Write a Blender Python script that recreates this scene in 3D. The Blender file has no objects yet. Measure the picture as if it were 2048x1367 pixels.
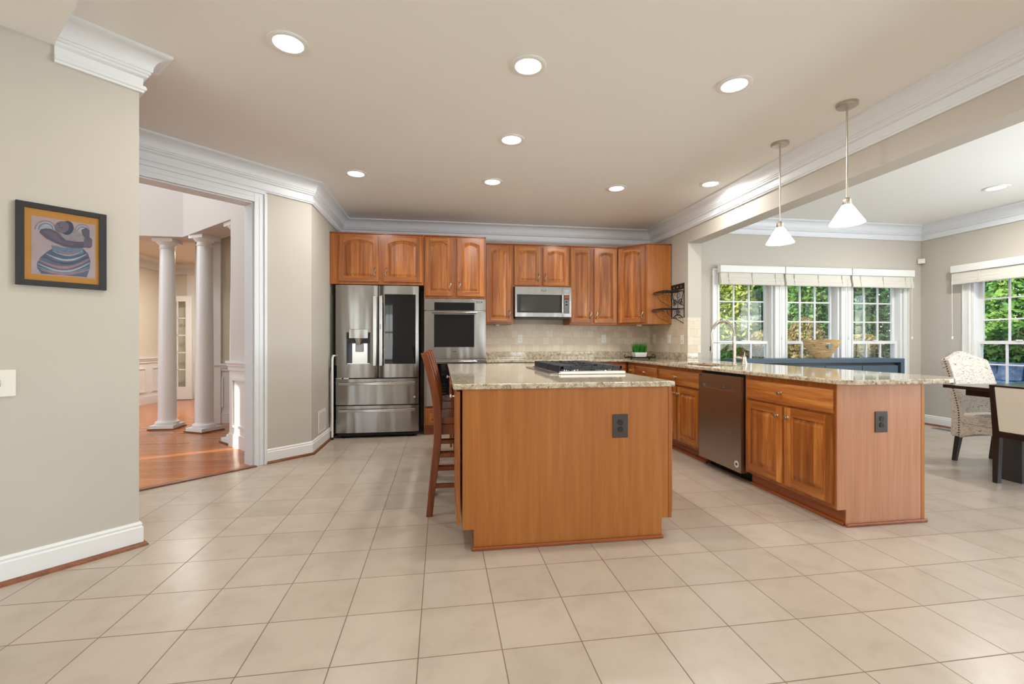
import bpy, bmesh, math, random
from mathutils import Vector, Matrix
random.seed(7)
PI = math.pi
R = math.radians
S = bpy.context.scene
COL = S.collection

# ------------------------------------------------------------------ camera, world, sun, exposure
CAM_H = 1.148
cam_data = bpy.data.cameras.new('camera')
cam = bpy.data.objects.new('camera', cam_data)
COL.objects.link(cam)
cam.location = (0, 0, CAM_H)
cam.rotation_euler = (R(90), 0, -0.153687)
cam_data.sensor_width = 36.0
cam_data.lens = 914.17 / 2048 * 36.0
cam_data.clip_start = 0.05
S.camera = cam

S.view_settings.view_transform = 'Standard'
S.view_settings.look = 'None'
S.view_settings.gamma = 1.0
S.view_settings.use_curve_mapping = False
S.view_settings.exposure = 0.0

world = bpy.data.worlds.new('world')
S.world = world
world.use_nodes = True
wn = world.node_tree
sky = wn.nodes.new('ShaderNodeTexSky')
sky.sky_type = 'NISHITA'
sky.sun_disc = False
sky.sun_elevation = R(35)
sky.sun_rotation = R(-100)
wn.links.new(sky.outputs[0], wn.nodes['Background'].inputs[0])
wn.nodes['Background'].inputs[1].default_value = 0.5


def light(name, kind, loc, power, color=(1, 1, 1), rot=(0, 0, 0), size=None, size_y=None, radius=None, spread=None, angle=None):
    d = bpy.data.lights.new(name, kind)
    d.energy = power
    d.color = color
    if kind == 'AREA':
        if size_y:
            d.shape = 'RECTANGLE'
            d.size = size
            d.size_y = size_y
        else:
            d.shape = 'DISK'
            d.size = size
        if spread:
            d.spread = spread
    if radius is not None:
        d.shadow_soft_size = radius
    if angle is not None:
        d.angle = angle
    o = bpy.data.objects.new(name, d)
    COL.objects.link(o)
    o.location = loc
    o.rotation_euler = rot
    return o


def aim(o, direction):
    o.rotation_euler = Vector(direction).to_track_quat('-Z', 'Y').to_euler()


sun = light('sun', 'SUN', (-12, 4, 8), 8.5, (1.0, 0.93, 0.8), angle=R(0.6))
aim(sun, (0.85, 0.40, -0.42))
DAY = (0.86, 0.94, 1.0)


def day_fill(name, loc, direction, power, sx, sy):
    """daylight lamp, added as fill and tinted like window light"""
    o = light(name, 'AREA', loc, power, DAY, (0, 0, 0), sx, sy)
    aim(o, direction)
    return o


for x, w, p in ((-2.75, 1.05, 26), (2.55, 1.05, 44), (5.2, 1.4, 36)):
    day_fill('fill_rear', (x, -4.5, 1.35), (0, 1, 0.75), p, w, 1.9)  # tilted up to brighten the ceiling; the third lamp is added
day_fill('fill_side', (6.76, 0.25, 1.3), (-1, 0.1, 1.5), 165, 2.3, 1.8)  # fill thrown up at the ceiling from an added, unseen opening
day_fill('fill_family', (-4.5, -1.8, 1.2), (1, 0.3, 1.5), 85, 2.3, 1.4)  # added uplight on the family room side, out of view
day_fill('fill_foyer', (-7.9, 4.3, 2.4), (1, 0.22, -0.1), 180, 2.2, 3.0)  # added lamp inside the foyer wall, brightens the columns
day_fill('fill_dining', (6.76, 2.15, 1.3), (-1, 0.45, 0.7), 60, 1.1, 1.8)  # added fill for the dining walls, out of view
light('fill_foyer_high', 'AREA', (-3.9, 4.7, 4.6), 46, (0.95, 0.98, 1.0), (0, 0, 0), 1.2)  # added lamp high in the foyer, has no fixture
light('fill_parlor', 'AREA', (-4.0, 8.4, 2.6), 60, (1.0, 0.97, 0.92), (0, 0, 0), 0.6)  # added lamp that brightens the parlor, has no fixture

CAN_POWER = 11.0
CAN_COLOR = (1.0, 0.97, 0.93)

# ------------------------------------------------------------------ helpers


def srgb(r, g, b):
    f = lambda c: (c / 255 / 12.92) if c / 255 <= 0.04045 else ((c / 255 + 0.055) / 1.055) ** 2.4
    return (f(r), f(g), f(b), 1)


class MB:
    """collects shapes, then links them as one mesh object"""

    def __init__(s):
        s.v, s.f, s.m = [], [], []

    def add(s, verts, faces, mi=0, M=None):
        n = len(s.v)
        s.v += [(M @ Vector(p))[:] if M is not None else tuple(p) for p in verts]
        s.f += [tuple(i + n for i in f) for f in faces]
        s.m += [mi] * len(faces)
        return s

    def box(s, x0, x1, y0, y1, z0, z1, mi=0, M=None):
        if x0 > x1: x0, x1 = x1, x0
        if y0 > y1: y0, y1 = y1, y0
        if z0 > z1: z0, z1 = z1, z0
        v = [(x0, y0, z0), (x1, y0, z0), (x1, y1, z0), (x0, y1, z0), (x0, y0, z1), (x1, y0, z1), (x1, y1, z1), (x0, y1, z1)]
        f = [(0, 3, 2, 1), (4, 5, 6, 7), (0, 1, 5, 4), (1, 2, 6, 5), (2, 3, 7, 6), (3, 0, 4, 7)]
        return s.add(v, f, mi, M)

    def prism(s, poly, z0, z1, mi=0, M=None):
        """poly: list of (x,y) counter-clockwise seen from +z"""
        n = len(poly)
        v = [(x, y, z0) for x, y in poly] + [(x, y, z1) for x, y in poly]
        f = [tuple(range(n - 1, -1, -1)), tuple(range(n, 2 * n))]
        f += [(i, (i + 1) % n, n + (i + 1) % n, n + i) for i in range(n)]
        return s.add(v, f, mi, M)

    def lathe(s, prof, n=24, mi=0, M=None, caps=True):
        v, f = [], []
        for r, z in prof:
            for k in range(n):
                a = 2 * PI * k / n
                v.append((r * math.cos(a), r * math.sin(a), z))
        for i in range(len(prof) - 1):
            for k in range(n):
                k2 = (k + 1) % n
                f.append((i * n + k, i * n + k2, (i + 1) * n + k2, (i + 1) * n + k))
        if caps:
            f.append(tuple(range(n - 1, -1, -1)))
            b = (len(prof) - 1) * n
            f.append(tuple(range(b, b + n)))
        return s.add(v, f, mi, M)

    def tube(s, pts, r, n=8, mi=0, M=None, closed=False):
        pts = [Vector(p) for p in pts]
        rs = r if isinstance(r, (list, tuple)) else [r] * len(pts)
        v, f = [], []
        up = None
        N = len(pts)
        for i, p in enumerate(pts):
            if closed:
                t = pts[(i + 1) % N] - pts[i - 1]
            else:
                t = pts[min(i + 1, N - 1)] - pts[max(i - 1, 0)]
            if t.length < 1e-9:
                t = Vector((0, 0, 1))
            t.normalize()
            if up is None:
                up = Vector((0, 0, 1)) if abs(t.z) < 0.9 else Vector((1, 0, 0))
            a = t.cross(up)
            if a.length < 1e-6:
                a = t.orthogonal()
            a.normalize()
            b = a.cross(t).normalized()
            up = b
            for k in range(n):
                q = 2 * PI * k / n
                v.append((p + (a * math.cos(q) + b * math.sin(q)) * rs[i])[:])
        rng = N if closed else N - 1
        for i in range(rng):
            j = (i + 1) % N
            for k in range(n):
                k2 = (k + 1) % n
                f.append((i * n + k, j * n + k, j * n + k2, i * n + k2))
        if not closed:
            f.append(tuple(range(n)))
            f.append(tuple(range((N - 1) * n + n - 1, (N - 1) * n - 1, -1)))
        return s.add(v, f, mi, M)

    def sweep(s, prof, path, mi=0, side=1, M=None, capends=True):
        """prof: (proj, z) closed loop, path: wall line points (x, y); proj goes to the left of the path when side=1"""
        P = [Vector((p[0], p[1])) for p in path]
        n = len(prof)
        v, f = [], []
        for i, p in enumerate(P):
            ns = []
            if i > 0:
                d = (P[i] - P[i - 1]).normalized()
                ns.append(Vector((-d.y, d.x)) * side)
            if i < len(P) - 1:
                d = (P[i + 1] - P[i]).normalized()
                ns.append(Vector((-d.y, d.x)) * side)
            m = ns[0] if len(ns) == 1 else (ns[0] + ns[1]) / (1 + ns[0].dot(ns[1]))
            for a, z in prof:
                v.append((p.x + m.x * a, p.y + m.y * a, z))
        for i in range(len(P) - 1):
            for k in range(n):
                k2 = (k + 1) % n
                q = (i * n + k, i * n + k2, (i + 1) * n + k2, (i + 1) * n + k)
                f.append(q if side < 0 else q[::-1])
        if capends:
            f.append(tuple(range(n)))
            f.append(tuple(range((len(P) - 1) * n + n - 1, (len(P) - 1) * n - 1, -1)))
        return s.add(v, f, mi, M)

    def build(s, name, mats, parent=None, bevel=0, seg=2, smooth=False, M=None, angle=38):
        me = bpy.data.meshes.new(name)
        me.from_pydata([(M @ Vector(p))[:] for p in s.v] if M is not None else s.v, [], s.f)
        if not isinstance(mats, (list, tuple)):
            mats = [mats]
        for m in mats:
            me.materials.append(m)
        if len(mats) > 1:
            me.polygons.foreach_set('material_index', s.m)
        me.update()
        bm = bmesh.new()
        bm.from_mesh(me)
        bmesh.ops.recalc_face_normals(bm, faces=bm.faces)
        bm.to_mesh(me)
        bm.free()
        if smooth or bevel:
            me.polygons.foreach_set('use_smooth', [True] * len(me.polygons))
            me.set_sharp_from_angle(angle=R(angle))
        o = bpy.data.objects.new(name, me)
        COL.objects.link(o)
        if parent is not None:
            o.parent = parent
        if bevel:
            b = o.modifiers.new('bevel', 'BEVEL')
            b.width = bevel
            b.segments = seg
            b.limit_method = 'ANGLE'
            b.angle_limit = R(40)
            b.harden_normals = True
        return o


def tag(o, label, cat, group=None, kind=None):
    if label: o['label'] = label
    if cat: o['category'] = cat
    if group: o['group'] = group
    if kind: o['kind'] = kind
    return o


def thing(name, label, cat, loc=(0, 0, 0), rotz=0, group=None, kind=None):
    o = bpy.data.objects.new(name, None)
    o.empty_display_size = 0.1
    COL.objects.link(o)
    o.location = loc
    o.rotation_euler = (0, 0, rotz)
    return tag(o, label, cat, group, kind)


def struct(o):
    o['kind'] = 'structure'
    return o


def copy_tree(o, parent=None):
    c = o.copy()
    COL.objects.link(c)
    if parent is not None:
        c.parent = parent
    for ch in [x for x in bpy.data.objects if x.parent == o]:
        copy_tree(ch, c)
    return c


def bool_diff(o, cutters):
    for i, c in enumerate(cutters):
        m = o.modifiers.new('cut', 'BOOLEAN')
        m.operation = 'DIFFERENCE'
        m.object = c
        m.solver = 'EXACT'
    dg = bpy.context.evaluated_depsgraph_get()
    dg.update()
    ev = o.evaluated_get(dg)
    me = bpy.data.meshes.new_from_object(ev)
    for m in list(o.modifiers):
        o.modifiers.remove(m)
    o.data = me
    for c in cutters:
        bpy.data.objects.remove(c, do_unlink=True)
    return o


def TZ(x, y, z, rot=0):
    return Matrix.Translation((x, y, z)) @ Matrix.Rotation(rot, 4, 'Z')


def frame(origin, ang):
    """local u along ang (degrees), local y = left normal, z up"""
    return Matrix.Translation((origin[0], origin[1], 0)) @ Matrix.Rotation(R(ang), 4, 'Z')


# ------------------------------------------------------------------ materials
class NT:
    def __init__(s, name):
        s.mat = bpy.data.materials.new(name)
        s.mat.use_nodes = True
        s.t = s.mat.node_tree
        s.b = s.t.nodes['Principled BSDF']
        s.out = s.t.nodes['Material Output']

    def n(s, kind, **kw):
        nd = s.t.nodes.new(kind)
        for k, v in kw.items():
            setattr(nd, k, v)
        return nd

    def l(s, a, b):
        s.t.links.new(a, b)

    def set(s, **kw):
        for k, v in kw.items():
            s.b.inputs[k.replace('_', ' ')].default_value = v

    def coord(s, kind='Object', scale=(1, 1, 1), loc=(0, 0, 0), rot=(0, 0, 0), rnd=0):
        tc = s.n('ShaderNodeTexCoord')
        mp = s.n('ShaderNodeMapping')
        mp.inputs['Scale'].default_value = scale
        mp.inputs['Location'].default_value = loc
        mp.inputs['Rotation'].default_value = rot
        src = tc.outputs[kind]
        if rnd:
            oi = s.n('ShaderNodeObjectInfo')
            mu = s.n('ShaderNodeMath', operation='MULTIPLY')
            s.l(oi.outputs['Random'], mu.inputs[0])
            mu.inputs[1].default_value = rnd
            ad = s.n('ShaderNodeVectorMath', operation='ADD')
            s.l(src, ad.inputs[0])
            s.l(mu.outputs[0], ad.inputs[1])
            src = ad.outputs[0]
        s.l(src, mp.inputs[0])
        return mp.outputs[0]

    def noise(s, vec, scale, detail=4, rough=0.55, dist=0.0):
        nd = s.n('ShaderNodeTexNoise')
        nd.inputs['Scale'].default_value = scale
        nd.inputs['Detail'].default_value = detail
        nd.inputs['Roughness'].default_value = rough
        nd.inputs['Distortion'].default_value = dist
        s.l(vec, nd.inputs['Vector'])
        return nd.outputs['Fac']

    def ramp(s, fac, stops, interp='LINEAR'):
        r = s.n('ShaderNodeValToRGB')
        r.color_ramp.interpolation = interp
        e = r.color_ramp.elements
        while len(e) < len(stops):
            e.new(0.5)
        for k, (p, c) in enumerate(stops):
            e[k].position = p
            e[k].color = c
        s.l(fac, r.inputs[0])
        return r.outputs[0]

    def mix(s, a, b, fac, mode='MIX'):
        m = s.n('ShaderNodeMix', data_type='RGBA', blend_type=mode)
        if isinstance(fac, (int, float)):
            m.inputs['Factor'].default_value = fac
        else:
            s.l(fac, m.inputs['Factor'])
        for sock, v in ((m.inputs['A'], a), (m.inputs['B'], b)):
            if isinstance(v, tuple):
                sock.default_value = v
            else:
                s.l(v, sock)
        return m.outputs['Result']

    def bump(s, h, strength=0.3, dist=0.01):
        b = s.n('ShaderNodeBump')
        b.inputs['Strength'].default_value = strength
        b.inputs['Distance'].default_value = dist
        s.l(h, b.inputs['Height'])
        s.l(b.outputs[0], s.b.inputs['Normal'])


def plain(name, col, rough=0.5, metal=0.0, spec=0.5, var=0.0, vscale=20):
    t = NT(name)
    t.set(Roughness=rough, Metallic=metal)
    t.b.inputs['Specular IOR Level'].default_value = spec
    if var:
        c = t.coord('Object')
        f = t.noise(c, vscale, 3)
        dark = tuple(x * (1 - var) for x in col[:3]) + (1,)
        lite = tuple(min(1, x * (1 + var)) for x in col[:3]) + (1,)
        t.l(t.ramp(f, [(0.3, dark), (0.7, lite)]), t.b.inputs['Base Color'])
    else:
        t.b.inputs['Base Color'].default_value = col
    return t.mat


def wood(name, c_dark, c_mid, c_light, axis='z', rough=0.3, stave=0.0, contrast=1.0, coat=0.25, obj_var=0.12):
    t = NT(name)
    g, a = 0.85, 15.0
    sc = {'z': (a, a, g), 'x': (g, a, a), 'y': (a, g, a)}[axis]
    v = t.coord('Object', scale=sc, rnd=13)
    f = t.noise(v, 1.6, 7, 0.62, 0.55)
    w = 0.22 / contrast
    col = t.ramp(f, [(0.5 - w, c_dark), (0.5, c_mid), (0.5 + w, c_light)])
    sc2 = tuple(x * 11 if x > 5 else x * 2.2 for x in sc)
    v2 = t.coord('Object', scale=sc2, rnd=5)
    f2 = t.noise(v2, 1.0, 3, 0.6)
    col = t.mix(col, t.ramp(f2, [(0.35, (0.78, 0.76, 0.74, 1)), (0.62, (1.04, 1.04, 1.04, 1))]), 0.4, 'MULTIPLY')
    if stave:
        tc = t.n('ShaderNodeTexCoord')
        sp = t.n('ShaderNodeSeparateXYZ')
        t.l(tc.outputs['Object'], sp.inputs[0])
        oi = t.n('ShaderNodeObjectInfo')
        m1 = t.n('ShaderNodeMath', operation='MULTIPLY_ADD')
        t.l(sp.outputs[{'z': 0, 'x': 2, 'y': 2}[axis]], m1.inputs[0])
        m1.inputs[1].default_value = 11.0
        t.l(oi.outputs['Random'], m1.inputs[2])
        fl = t.n('ShaderNodeMath', operation='FLOOR')
        t.l(m1.outputs[0], fl.inputs[0])
        ad = t.n('ShaderNodeMath', operation='MULTIPLY_ADD')
        t.l(oi.outputs['Random'], ad.inputs[0])
        ad.inputs[1].default_value = 37.7
        t.l(fl.outputs[0], ad.inputs[2])
        wh = t.n('ShaderNodeTexWhiteNoise', noise_dimensions='1D')
        t.l(ad.outputs[0], wh.inputs['W'])
        tone = t.ramp(wh.outputs['Value'], [(0.0, (0.7, 0.62, 0.56, 1)), (0.5, (1, 1, 1, 1)), (1.0, (1.35, 1.42, 1.45, 1))])
        col = t.mix(col, tone, stave, 'MULTIPLY')
    if obj_var:
        oi = t.n('ShaderNodeObjectInfo')
        tone = t.ramp(oi.outputs['Random'], [(0, (1 - obj_var,) * 3 + (1,)), (1, (1 + obj_var,) * 3 + (1,))])
        col = t.mix(col, tone, 1.0, 'MULTIPLY')
    t.l(col, t.b.inputs['Base Color'])
    t.set(Roughness=rough)
    t.b.inputs['Coat Weight'].default_value = coat
    t.b.inputs['Coat Roughness'].default_value = 0.18
    t.b.inputs['Specular IOR Level'].default_value = 0.35
    return t.mat


CH_D, CH_M, CH_L = srgb(120, 64, 27), srgb(162, 95, 41), srgb(198, 133, 67)
M_cherry_v = wood('cherry_vertical', CH_D, CH_M, CH_L, 'z', 0.32, stave=0.75)
M_cherry_h = wood('cherry_horizontal', CH_D, CH_M, CH_L, 'x', 0.32)
M_cherry_frame = wood('cherry_frame', srgb(122, 65, 28), srgb(152, 87, 37), srgb(178, 110, 51), 'z', 0.32, contrast=0.7)
M_veneer = wood('cherry_veneer', srgb(150, 88, 37), srgb(169, 104, 47), srgb(184, 120, 60), 'z', 0.38, contrast=0.62, coat=0.12, obj_var=0)
M_veneer_pale = wood('pale_sheen_veneer', srgb(166, 112, 82), srgb(186, 130, 98), srgb(200, 146, 114), 'z', 0.38, contrast=0.62, coat=0.12, obj_var=0)  # lighter stain, with window sheen put into the colour
M_toe = wood('cherry_toe', srgb(118, 58, 26), srgb(150, 80, 40), srgb(170, 96, 50), 'x', 0.35, contrast=0.7)
M_stool = wood('stool_wood', srgb(84, 38, 14), srgb(116, 56, 22), srgb(142, 74, 32), 'z', 0.25, coat=0.5, contrast=0.8)
M_shoe = wood('shoe_wood', srgb(92, 50, 28), srgb(124, 72, 42), srgb(150, 92, 56), 'x', 0.35, contrast=0.8)
M_espresso = wood('espresso_wood', srgb(28, 18, 14), srgb(38, 25, 20), srgb(50, 34, 28), 'z', 0.28, coat=0.4, contrast=0.7)

M_wall = plain('wall_paint', srgb(194, 188, 177), 0.75, var=0.012, vscale=3)
M_wall_back = M_wall
M_foyer = plain('foyer_paint', srgb(210, 206, 201), 0.75)
M_parlor = plain('parlor_paint', srgb(220, 212, 194), 0.75)
M_ceil = plain('ceiling_paint', srgb(240, 238, 233), 0.8)
M_trim = plain('trim_white', srgb(230, 233, 236), 0.4)
M_white = plain('white_paint', srgb(234, 234, 232), 0.38)
M_plastic = plain('white_plastic', srgb(230, 228, 218), 0.35)
M_darkplate = plain('bronze_plastic', srgb(62, 50, 44), 0.4)
M_black = plain('black_plastic', srgb(20, 19, 19), 0.35)
M_blackmatte = plain('black_matte', srgb(17, 16, 16), 0.7)
M_castiron = plain('cast_iron', srgb(44, 45, 50), 0.55, var=0.15, vscale=300)
M_rubber = plain('rubber', srgb(24, 24, 24), 0.7)
M_blackglass = plain('black_glass', (0.006, 0.006, 0.007, 1), 0.03)
M_nickel = plain('brushed_nickel', srgb(196, 188, 176), 0.28, 1.0)
M_chrome = plain('chrome', srgb(205, 205, 205), 0.1, 1.0)
M_iron = plain('wrought_iron', srgb(44, 38, 36), 0.5, 0.4)
M_console = plain('console_navy', srgb(62, 78, 92), 0.45, var=0.06, vscale=8)
M_cream = plain('cream_leather', srgb(216, 209, 195), 0.45, var=0.03, vscale=60)
M_pot = plain('white_ceramic', srgb(238, 236, 232), 0.25)
M_grassblade = plain('grass_blade', srgb(46, 128, 34), 0.5, var=0.4, vscale=60)
M_traydark = plain('tray_metal', srgb(72, 62, 56), 0.35, 0.7)
M_fixwhite = plain('fixture_white', srgb(235, 233, 228), 0.4)


def stainless(name, col, rough=0.24, axis='x', wavy=0.25):
    t = NT(name)
    t.set(Metallic=1.0, Roughness=rough)
    sc = {'x': (1, 60, 400), 'z': (400, 60, 1)}[axis]
    v = t.coord('Object', scale=sc)
    f = t.noise(v, 1.0, 2)
    t.l(t.ramp(f, [(0.3, tuple(c * 0.93 for c in col[:3]) + (1,)), (0.7, col)]), t.b.inputs['Base Color'])
    v2 = t.coord('Object', scale=(7, 7, 1.2), rnd=3)
    f2 = t.noise(v2, 1.0, 1)
    t.bump(f2, wavy, 0.02)
    return t.mat


M_steel = stainless('stainless_steel', srgb(164, 160, 156), 0.22, wavy=0.4)
M_steel_dark = stainless('dark_stainless', srgb(172, 164, 156), 0.32, wavy=0.05)
M_steel_plain = plain('steel_plain', srgb(200, 198, 194), 0.22, 1.0)


def glass_mat(name, tint=(1, 1, 1, 1), gloss=0.6, rough=0.0):
    t = NT(name)
    tr = t.n('ShaderNodeBsdfTransparent')
    tr.inputs[0].default_value = tint
    gl = t.n('ShaderNodeBsdfGlossy')
    gl.inputs['Roughness'].default_value = rough
    fr = t.n('ShaderNodeFresnel')
    fr.inputs['IOR'].default_value = 1.45
    mu = t.n('ShaderNodeMath', operation='MULTIPLY')
    t.l(fr.outputs[0], mu.inputs[0])
    mu.inputs[1].default_value = gloss
    ms = t.n('ShaderNodeMixShader')
    t.l(mu.outputs[0], ms.inputs[0])
    t.l(tr.outputs[0], ms.inputs[1])
    t.l(gl.outputs[0], ms.inputs[2])
    t.l(ms.outputs[0], t.out.inputs[0])
    return t.mat


M_glass = glass_mat('window_glass', (0.97, 0.985, 0.98, 1), 0.28)
M_picglass = glass_mat('picture_glass', (1, 1, 1, 1), 0.9)


def emit(name, col, strength):
    t = NT(name)
    e = t.n('ShaderNodeEmission')
    e.inputs[0].default_value = col
    e.inputs[1].default_value = strength
    t.l(e.outputs[0], t.out.inputs[0])
    return t.mat


M_lens = emit('lamp_lens', (1.0, 0.97, 0.92, 1), 6.0)
M_bulb = emit('lamp_bulb', (1.0, 0.96, 0.9, 1), 7.0)
M_reddisplay = emit('red_display', (1.0, 0.22, 0.12, 1), 0.45)


def shade_glass():
    t = NT('frosted_glass')
    d = t.n('ShaderNodeBsdfDiffuse')
    d.inputs[0].default_value = (0.86, 0.85, 0.83, 1)
    tl = t.n('ShaderNodeBsdfTranslucent')
    tl.inputs[0].default_value = (0.95, 0.94, 0.92, 1)
    ms = t.n('ShaderNodeMixShader')
    ms.inputs[0].default_value = 0.6
    t.l(d.outputs[0], ms.inputs[1])
    t.l(tl.outputs[0], ms.inputs[2])
    t.l(ms.outputs[0], t.out.inputs[0])
    return t.mat


M_shade = shade_glass()


def fabric_shade():
    t = NT('woven_shade')
    v = t.coord('Object', scale=(1, 1, 260))
    w = t.n('ShaderNodeTexWave', wave_type='BANDS', bands_direction='Z')
    w.inputs['Scale'].default_value = 0.5
    t.l(v, w.inputs['Vector'])
    t.l(t.ramp(w.outputs['Fac'], [(0, srgb(206, 202, 190)), (1, srgb(224, 221, 211))]), t.b.inputs['Base Color'])
    t.set(Roughness=0.8)
    return t.mat


M_woven = fabric_shade()


def tile_floor():
    t = NT('floor_tile')
    v = t.coord('Object', loc=(0.0828, -0.1527, 0))
    br = t.n('ShaderNodeTexBrick')
    br.offset = 0.0
    br.squash = 1.0
    br.inputs['Scale'].default_value = 1.0
    br.inputs['Mortar Size'].default_value = 0.0026
    br.inputs['Mortar Smooth'].default_value = 0.25
    br.inputs['Brick Width'].default_value = 0.308
    br.inputs['Row Height'].default_value = 0.308
    br.inputs['Color1'].default_value = srgb(180, 166, 149)
    br.inputs['Color2'].default_value = srgb(187, 173, 157)
    br.inputs['Mortar'].default_value = srgb(128, 108, 90)
    t.l(v, br.inputs['Vector'])
    f = t.noise(t.coord('Object'), 5.0, 6, 0.62, 0.4)
    c2 = t.ramp(f, [(0.3, (0.9, 0.885, 0.87, 1)), (0.5, (1.0, 1.0, 1.0, 1)), (0.72, (1.05, 1.05, 1.06, 1))])
    col = t.mix(br.outputs['Color'], c2, 0.85, 'MULTIPLY')
    t.l(col, t.b.inputs['Base Color'])
    rr = t.ramp(br.outputs['Fac'], [(0, (0.27,) * 3 + (1,)), (1, (0.7,) * 3 + (1,))])
    t.l(rr, t.b.inputs['Roughness'])
    inv = t.n('ShaderNodeMath', operation='SUBTRACT')
    inv.inputs[0].default_value = 1.0
    t.l(br.outputs['Fac'], inv.inputs[1])
    t.bump(inv.outputs[0], 0.35, 0.003)
    t.b.inputs['Specular IOR Level'].default_value = 0.4
    return t.mat


def hardwood():
    t = NT('hardwood_floor')
    v = t.coord('Object', rot=(0, 0, R(2)))
    br = t.n('ShaderNodeTexBrick')
    br.offset = 0.37
    br.inputs['Scale'].default_value = 1.0
    br.inputs['Mortar Size'].default_value = 0.0012
    br.inputs['Brick Width'].default_value = 0.9
    br.inputs['Row Height'].default_value = 0.058
    br.inputs['Color1'].default_value = srgb(176, 98, 46)
    br.inputs['Color2'].default_value = srgb(198, 122, 64)
    br.inputs['Mortar'].default_value = srgb(90, 44, 20)
    t.l(v, br.inputs['Vector'])
    f = t.noise(t.coord('Object', scale=(2, 40, 1)), 1.2, 5)
    col = t.mix(br.outputs['Color'], t.ramp(f, [(0.3, (0.85, 0.82, 0.8, 1)), (0.7, (1.1, 1.1, 1.1, 1))]), 0.6, 'MULTIPLY')
    t.l(col, t.b.inputs['Base Color'])
    t.set(Roughness=0.16)
    return t.mat


def granite():
    t = NT('granite')
    v = t.coord('Object')
    f = t.noise(v, 26, 5, 0.62, 0.5)
    base = t.ramp(f, [(0.28, srgb(124, 108, 88)), (0.45, srgb(180, 165, 140)), (0.58, srgb(206, 195, 172)), (0.75, srgb(200, 193, 182))])
    f2 = t.noise(v, 130, 3, 0.6, 0.3)
    spk = t.ramp(f2, [(0.35, (1, 1, 1, 1)), (0.42, (0, 0, 0, 1))])
    col = t.mix(base, srgb(84, 70, 58), spk)
    f3 = t.noise(t.coord('Object', loc=(7, 3, 1)), 60, 3, 0.6)
    rust = t.ramp(f3, [(0.62, (0, 0, 0, 1)), (0.68, (1, 1, 1, 1))])
    col = t.mix(col, srgb(226, 218, 204), rust)
    f4 = t.noise(t.coord('Object', loc=(2, 8, 5)), 55, 5, 0.65)
    blk = t.ramp(f4, [(0.32, (1, 1, 1, 1)), (0.37, (0, 0, 0, 1))])
    col = t.mix(col, srgb(112, 88, 62), blk)
    t.l(col, t.b.inputs['Base Color'])
    t.set(Roughness=0.06)
    t.b.inputs['Specular IOR Level'].default_value = 0.55
    return t.mat


def splash_tile(name, axis):
    t = NT(name)
    tc = t.n('ShaderNodeTexCoord')
    sp = t.n('ShaderNodeSeparateXYZ')
    t.l(tc.outputs['Object'], sp.inputs[0])
    cb = t.n('ShaderNodeCombineXYZ')
    t.l(sp.outputs[axis], cb.inputs[0])
    t.l(sp.outputs[2], cb.inputs[1])
    mp = t.n('ShaderNodeMapping')
    mp.inputs['Location'].default_value = (0.03, 0.088, 0)
    t.l(cb.outputs[0], mp.inputs[0])
    br = t.n('ShaderNodeTexBrick')
    br.offset = 0.5
    br.inputs['Scale'].default_value = 1.0
    br.inputs['Mortar Size'].default_value = 0.0018
    br.inputs['Brick Width'].default_value = 0.1
    br.inputs['Row Height'].default_value = 0.1
    br.inputs['Bias'].default_value = -0.1
    br.inputs['Color1'].default_value = srgb(222, 210, 190)
    br.inputs['Color2'].default_value = srgb(208, 193, 172)
    br.inputs['Mortar'].default_value = srgb(196, 183, 163)
    t.l(mp.outputs[0], br.inputs['Vector'])
    f = t.noise(cb.outputs[0], 30, 4)
    col = t.mix(br.outputs['Color'], t.ramp(f, [(0.3, (0.93, 0.92, 0.9, 1)), (0.7, (1.04, 1.04, 1.04, 1))]), 0.8, 'MULTIPLY')
    t.l(col, t.b.inputs['Base Color'])
    t.set(Roughness=0.45)
    return t.mat


M_floor = tile_floor()
M_hard = hardwood()
M_granite = granite()
M_splash_x = splash_tile('backsplash_tile_back', 0)
M_splash_y = splash_tile('backsplash_tile_side', 1)


def script_fabric():
    t = NT('script_linen')
    v = t.coord('Object', scale=(1, 1, 1))
    f = t.noise(t.coord('Object', scale=(18, 18, 50)), 1.6, 5, 0.7, 1.5)
    ink = t.ramp(f, [(0.55, (0, 0, 0, 1)), (0.6, (1, 1, 1, 1))])
    f2 = t.noise(v, 9, 4, 0.6, 0.8)
    big = t.ramp(f2, [(0.56, (0, 0, 0, 1)), (0.66, (0.8, 0.8, 0.8, 1))])
    col = t.mix(srgb(206, 196, 182), srgb(134, 118, 102), ink)
    col = t.mix(col, srgb(176, 160, 142), big)
    t.l(col, t.b.inputs['Base Color'])
    t.set(Roughness=0.85)
    return t.mat


M_script = script_fabric()


def bowl_mat():
    t = NT('carved_bowl')
    f = t.noise(t.coord('Object', scale=(8, 8, 60)), 1.0, 4, 0.6, 1.5)
    col = t.ramp(f, [(0.3, srgb(140, 108, 70)), (0.5, srgb(200, 168, 122)), (0.7, srgb(226, 202, 160))])
    t.l(col, t.b.inputs['Base Color'])
    t.set(Roughness=0.3)
    t.bump(f, 0.4, 0.004)
    return t.mat


M_bowl = bowl_mat()


def leaf_mat(name, c1, c2, c3):
    t = NT(name)
    f = t.noise(t.coord('Object'), 3.5, 6, 0.75)
    col = t.ramp(f, [(0.32, c1), (0.5, c2), (0.68, c3)])
    t.l(col, t.b.inputs['Base Color'])
    t.set(Roughness=0.5)
    tl = t.n('ShaderNodeBsdfTranslucent')
    t.l(col, tl.inputs[0])
    ms = t.n('ShaderNodeMixShader')
    ms.inputs[0].default_value = 0.35
    t.l(t.b.outputs[0], ms.inputs[1])
    t.l(tl.outputs[0], ms.inputs[2])
    t.l(ms.outputs[0], t.out.inputs[0])
    return t.mat


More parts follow.
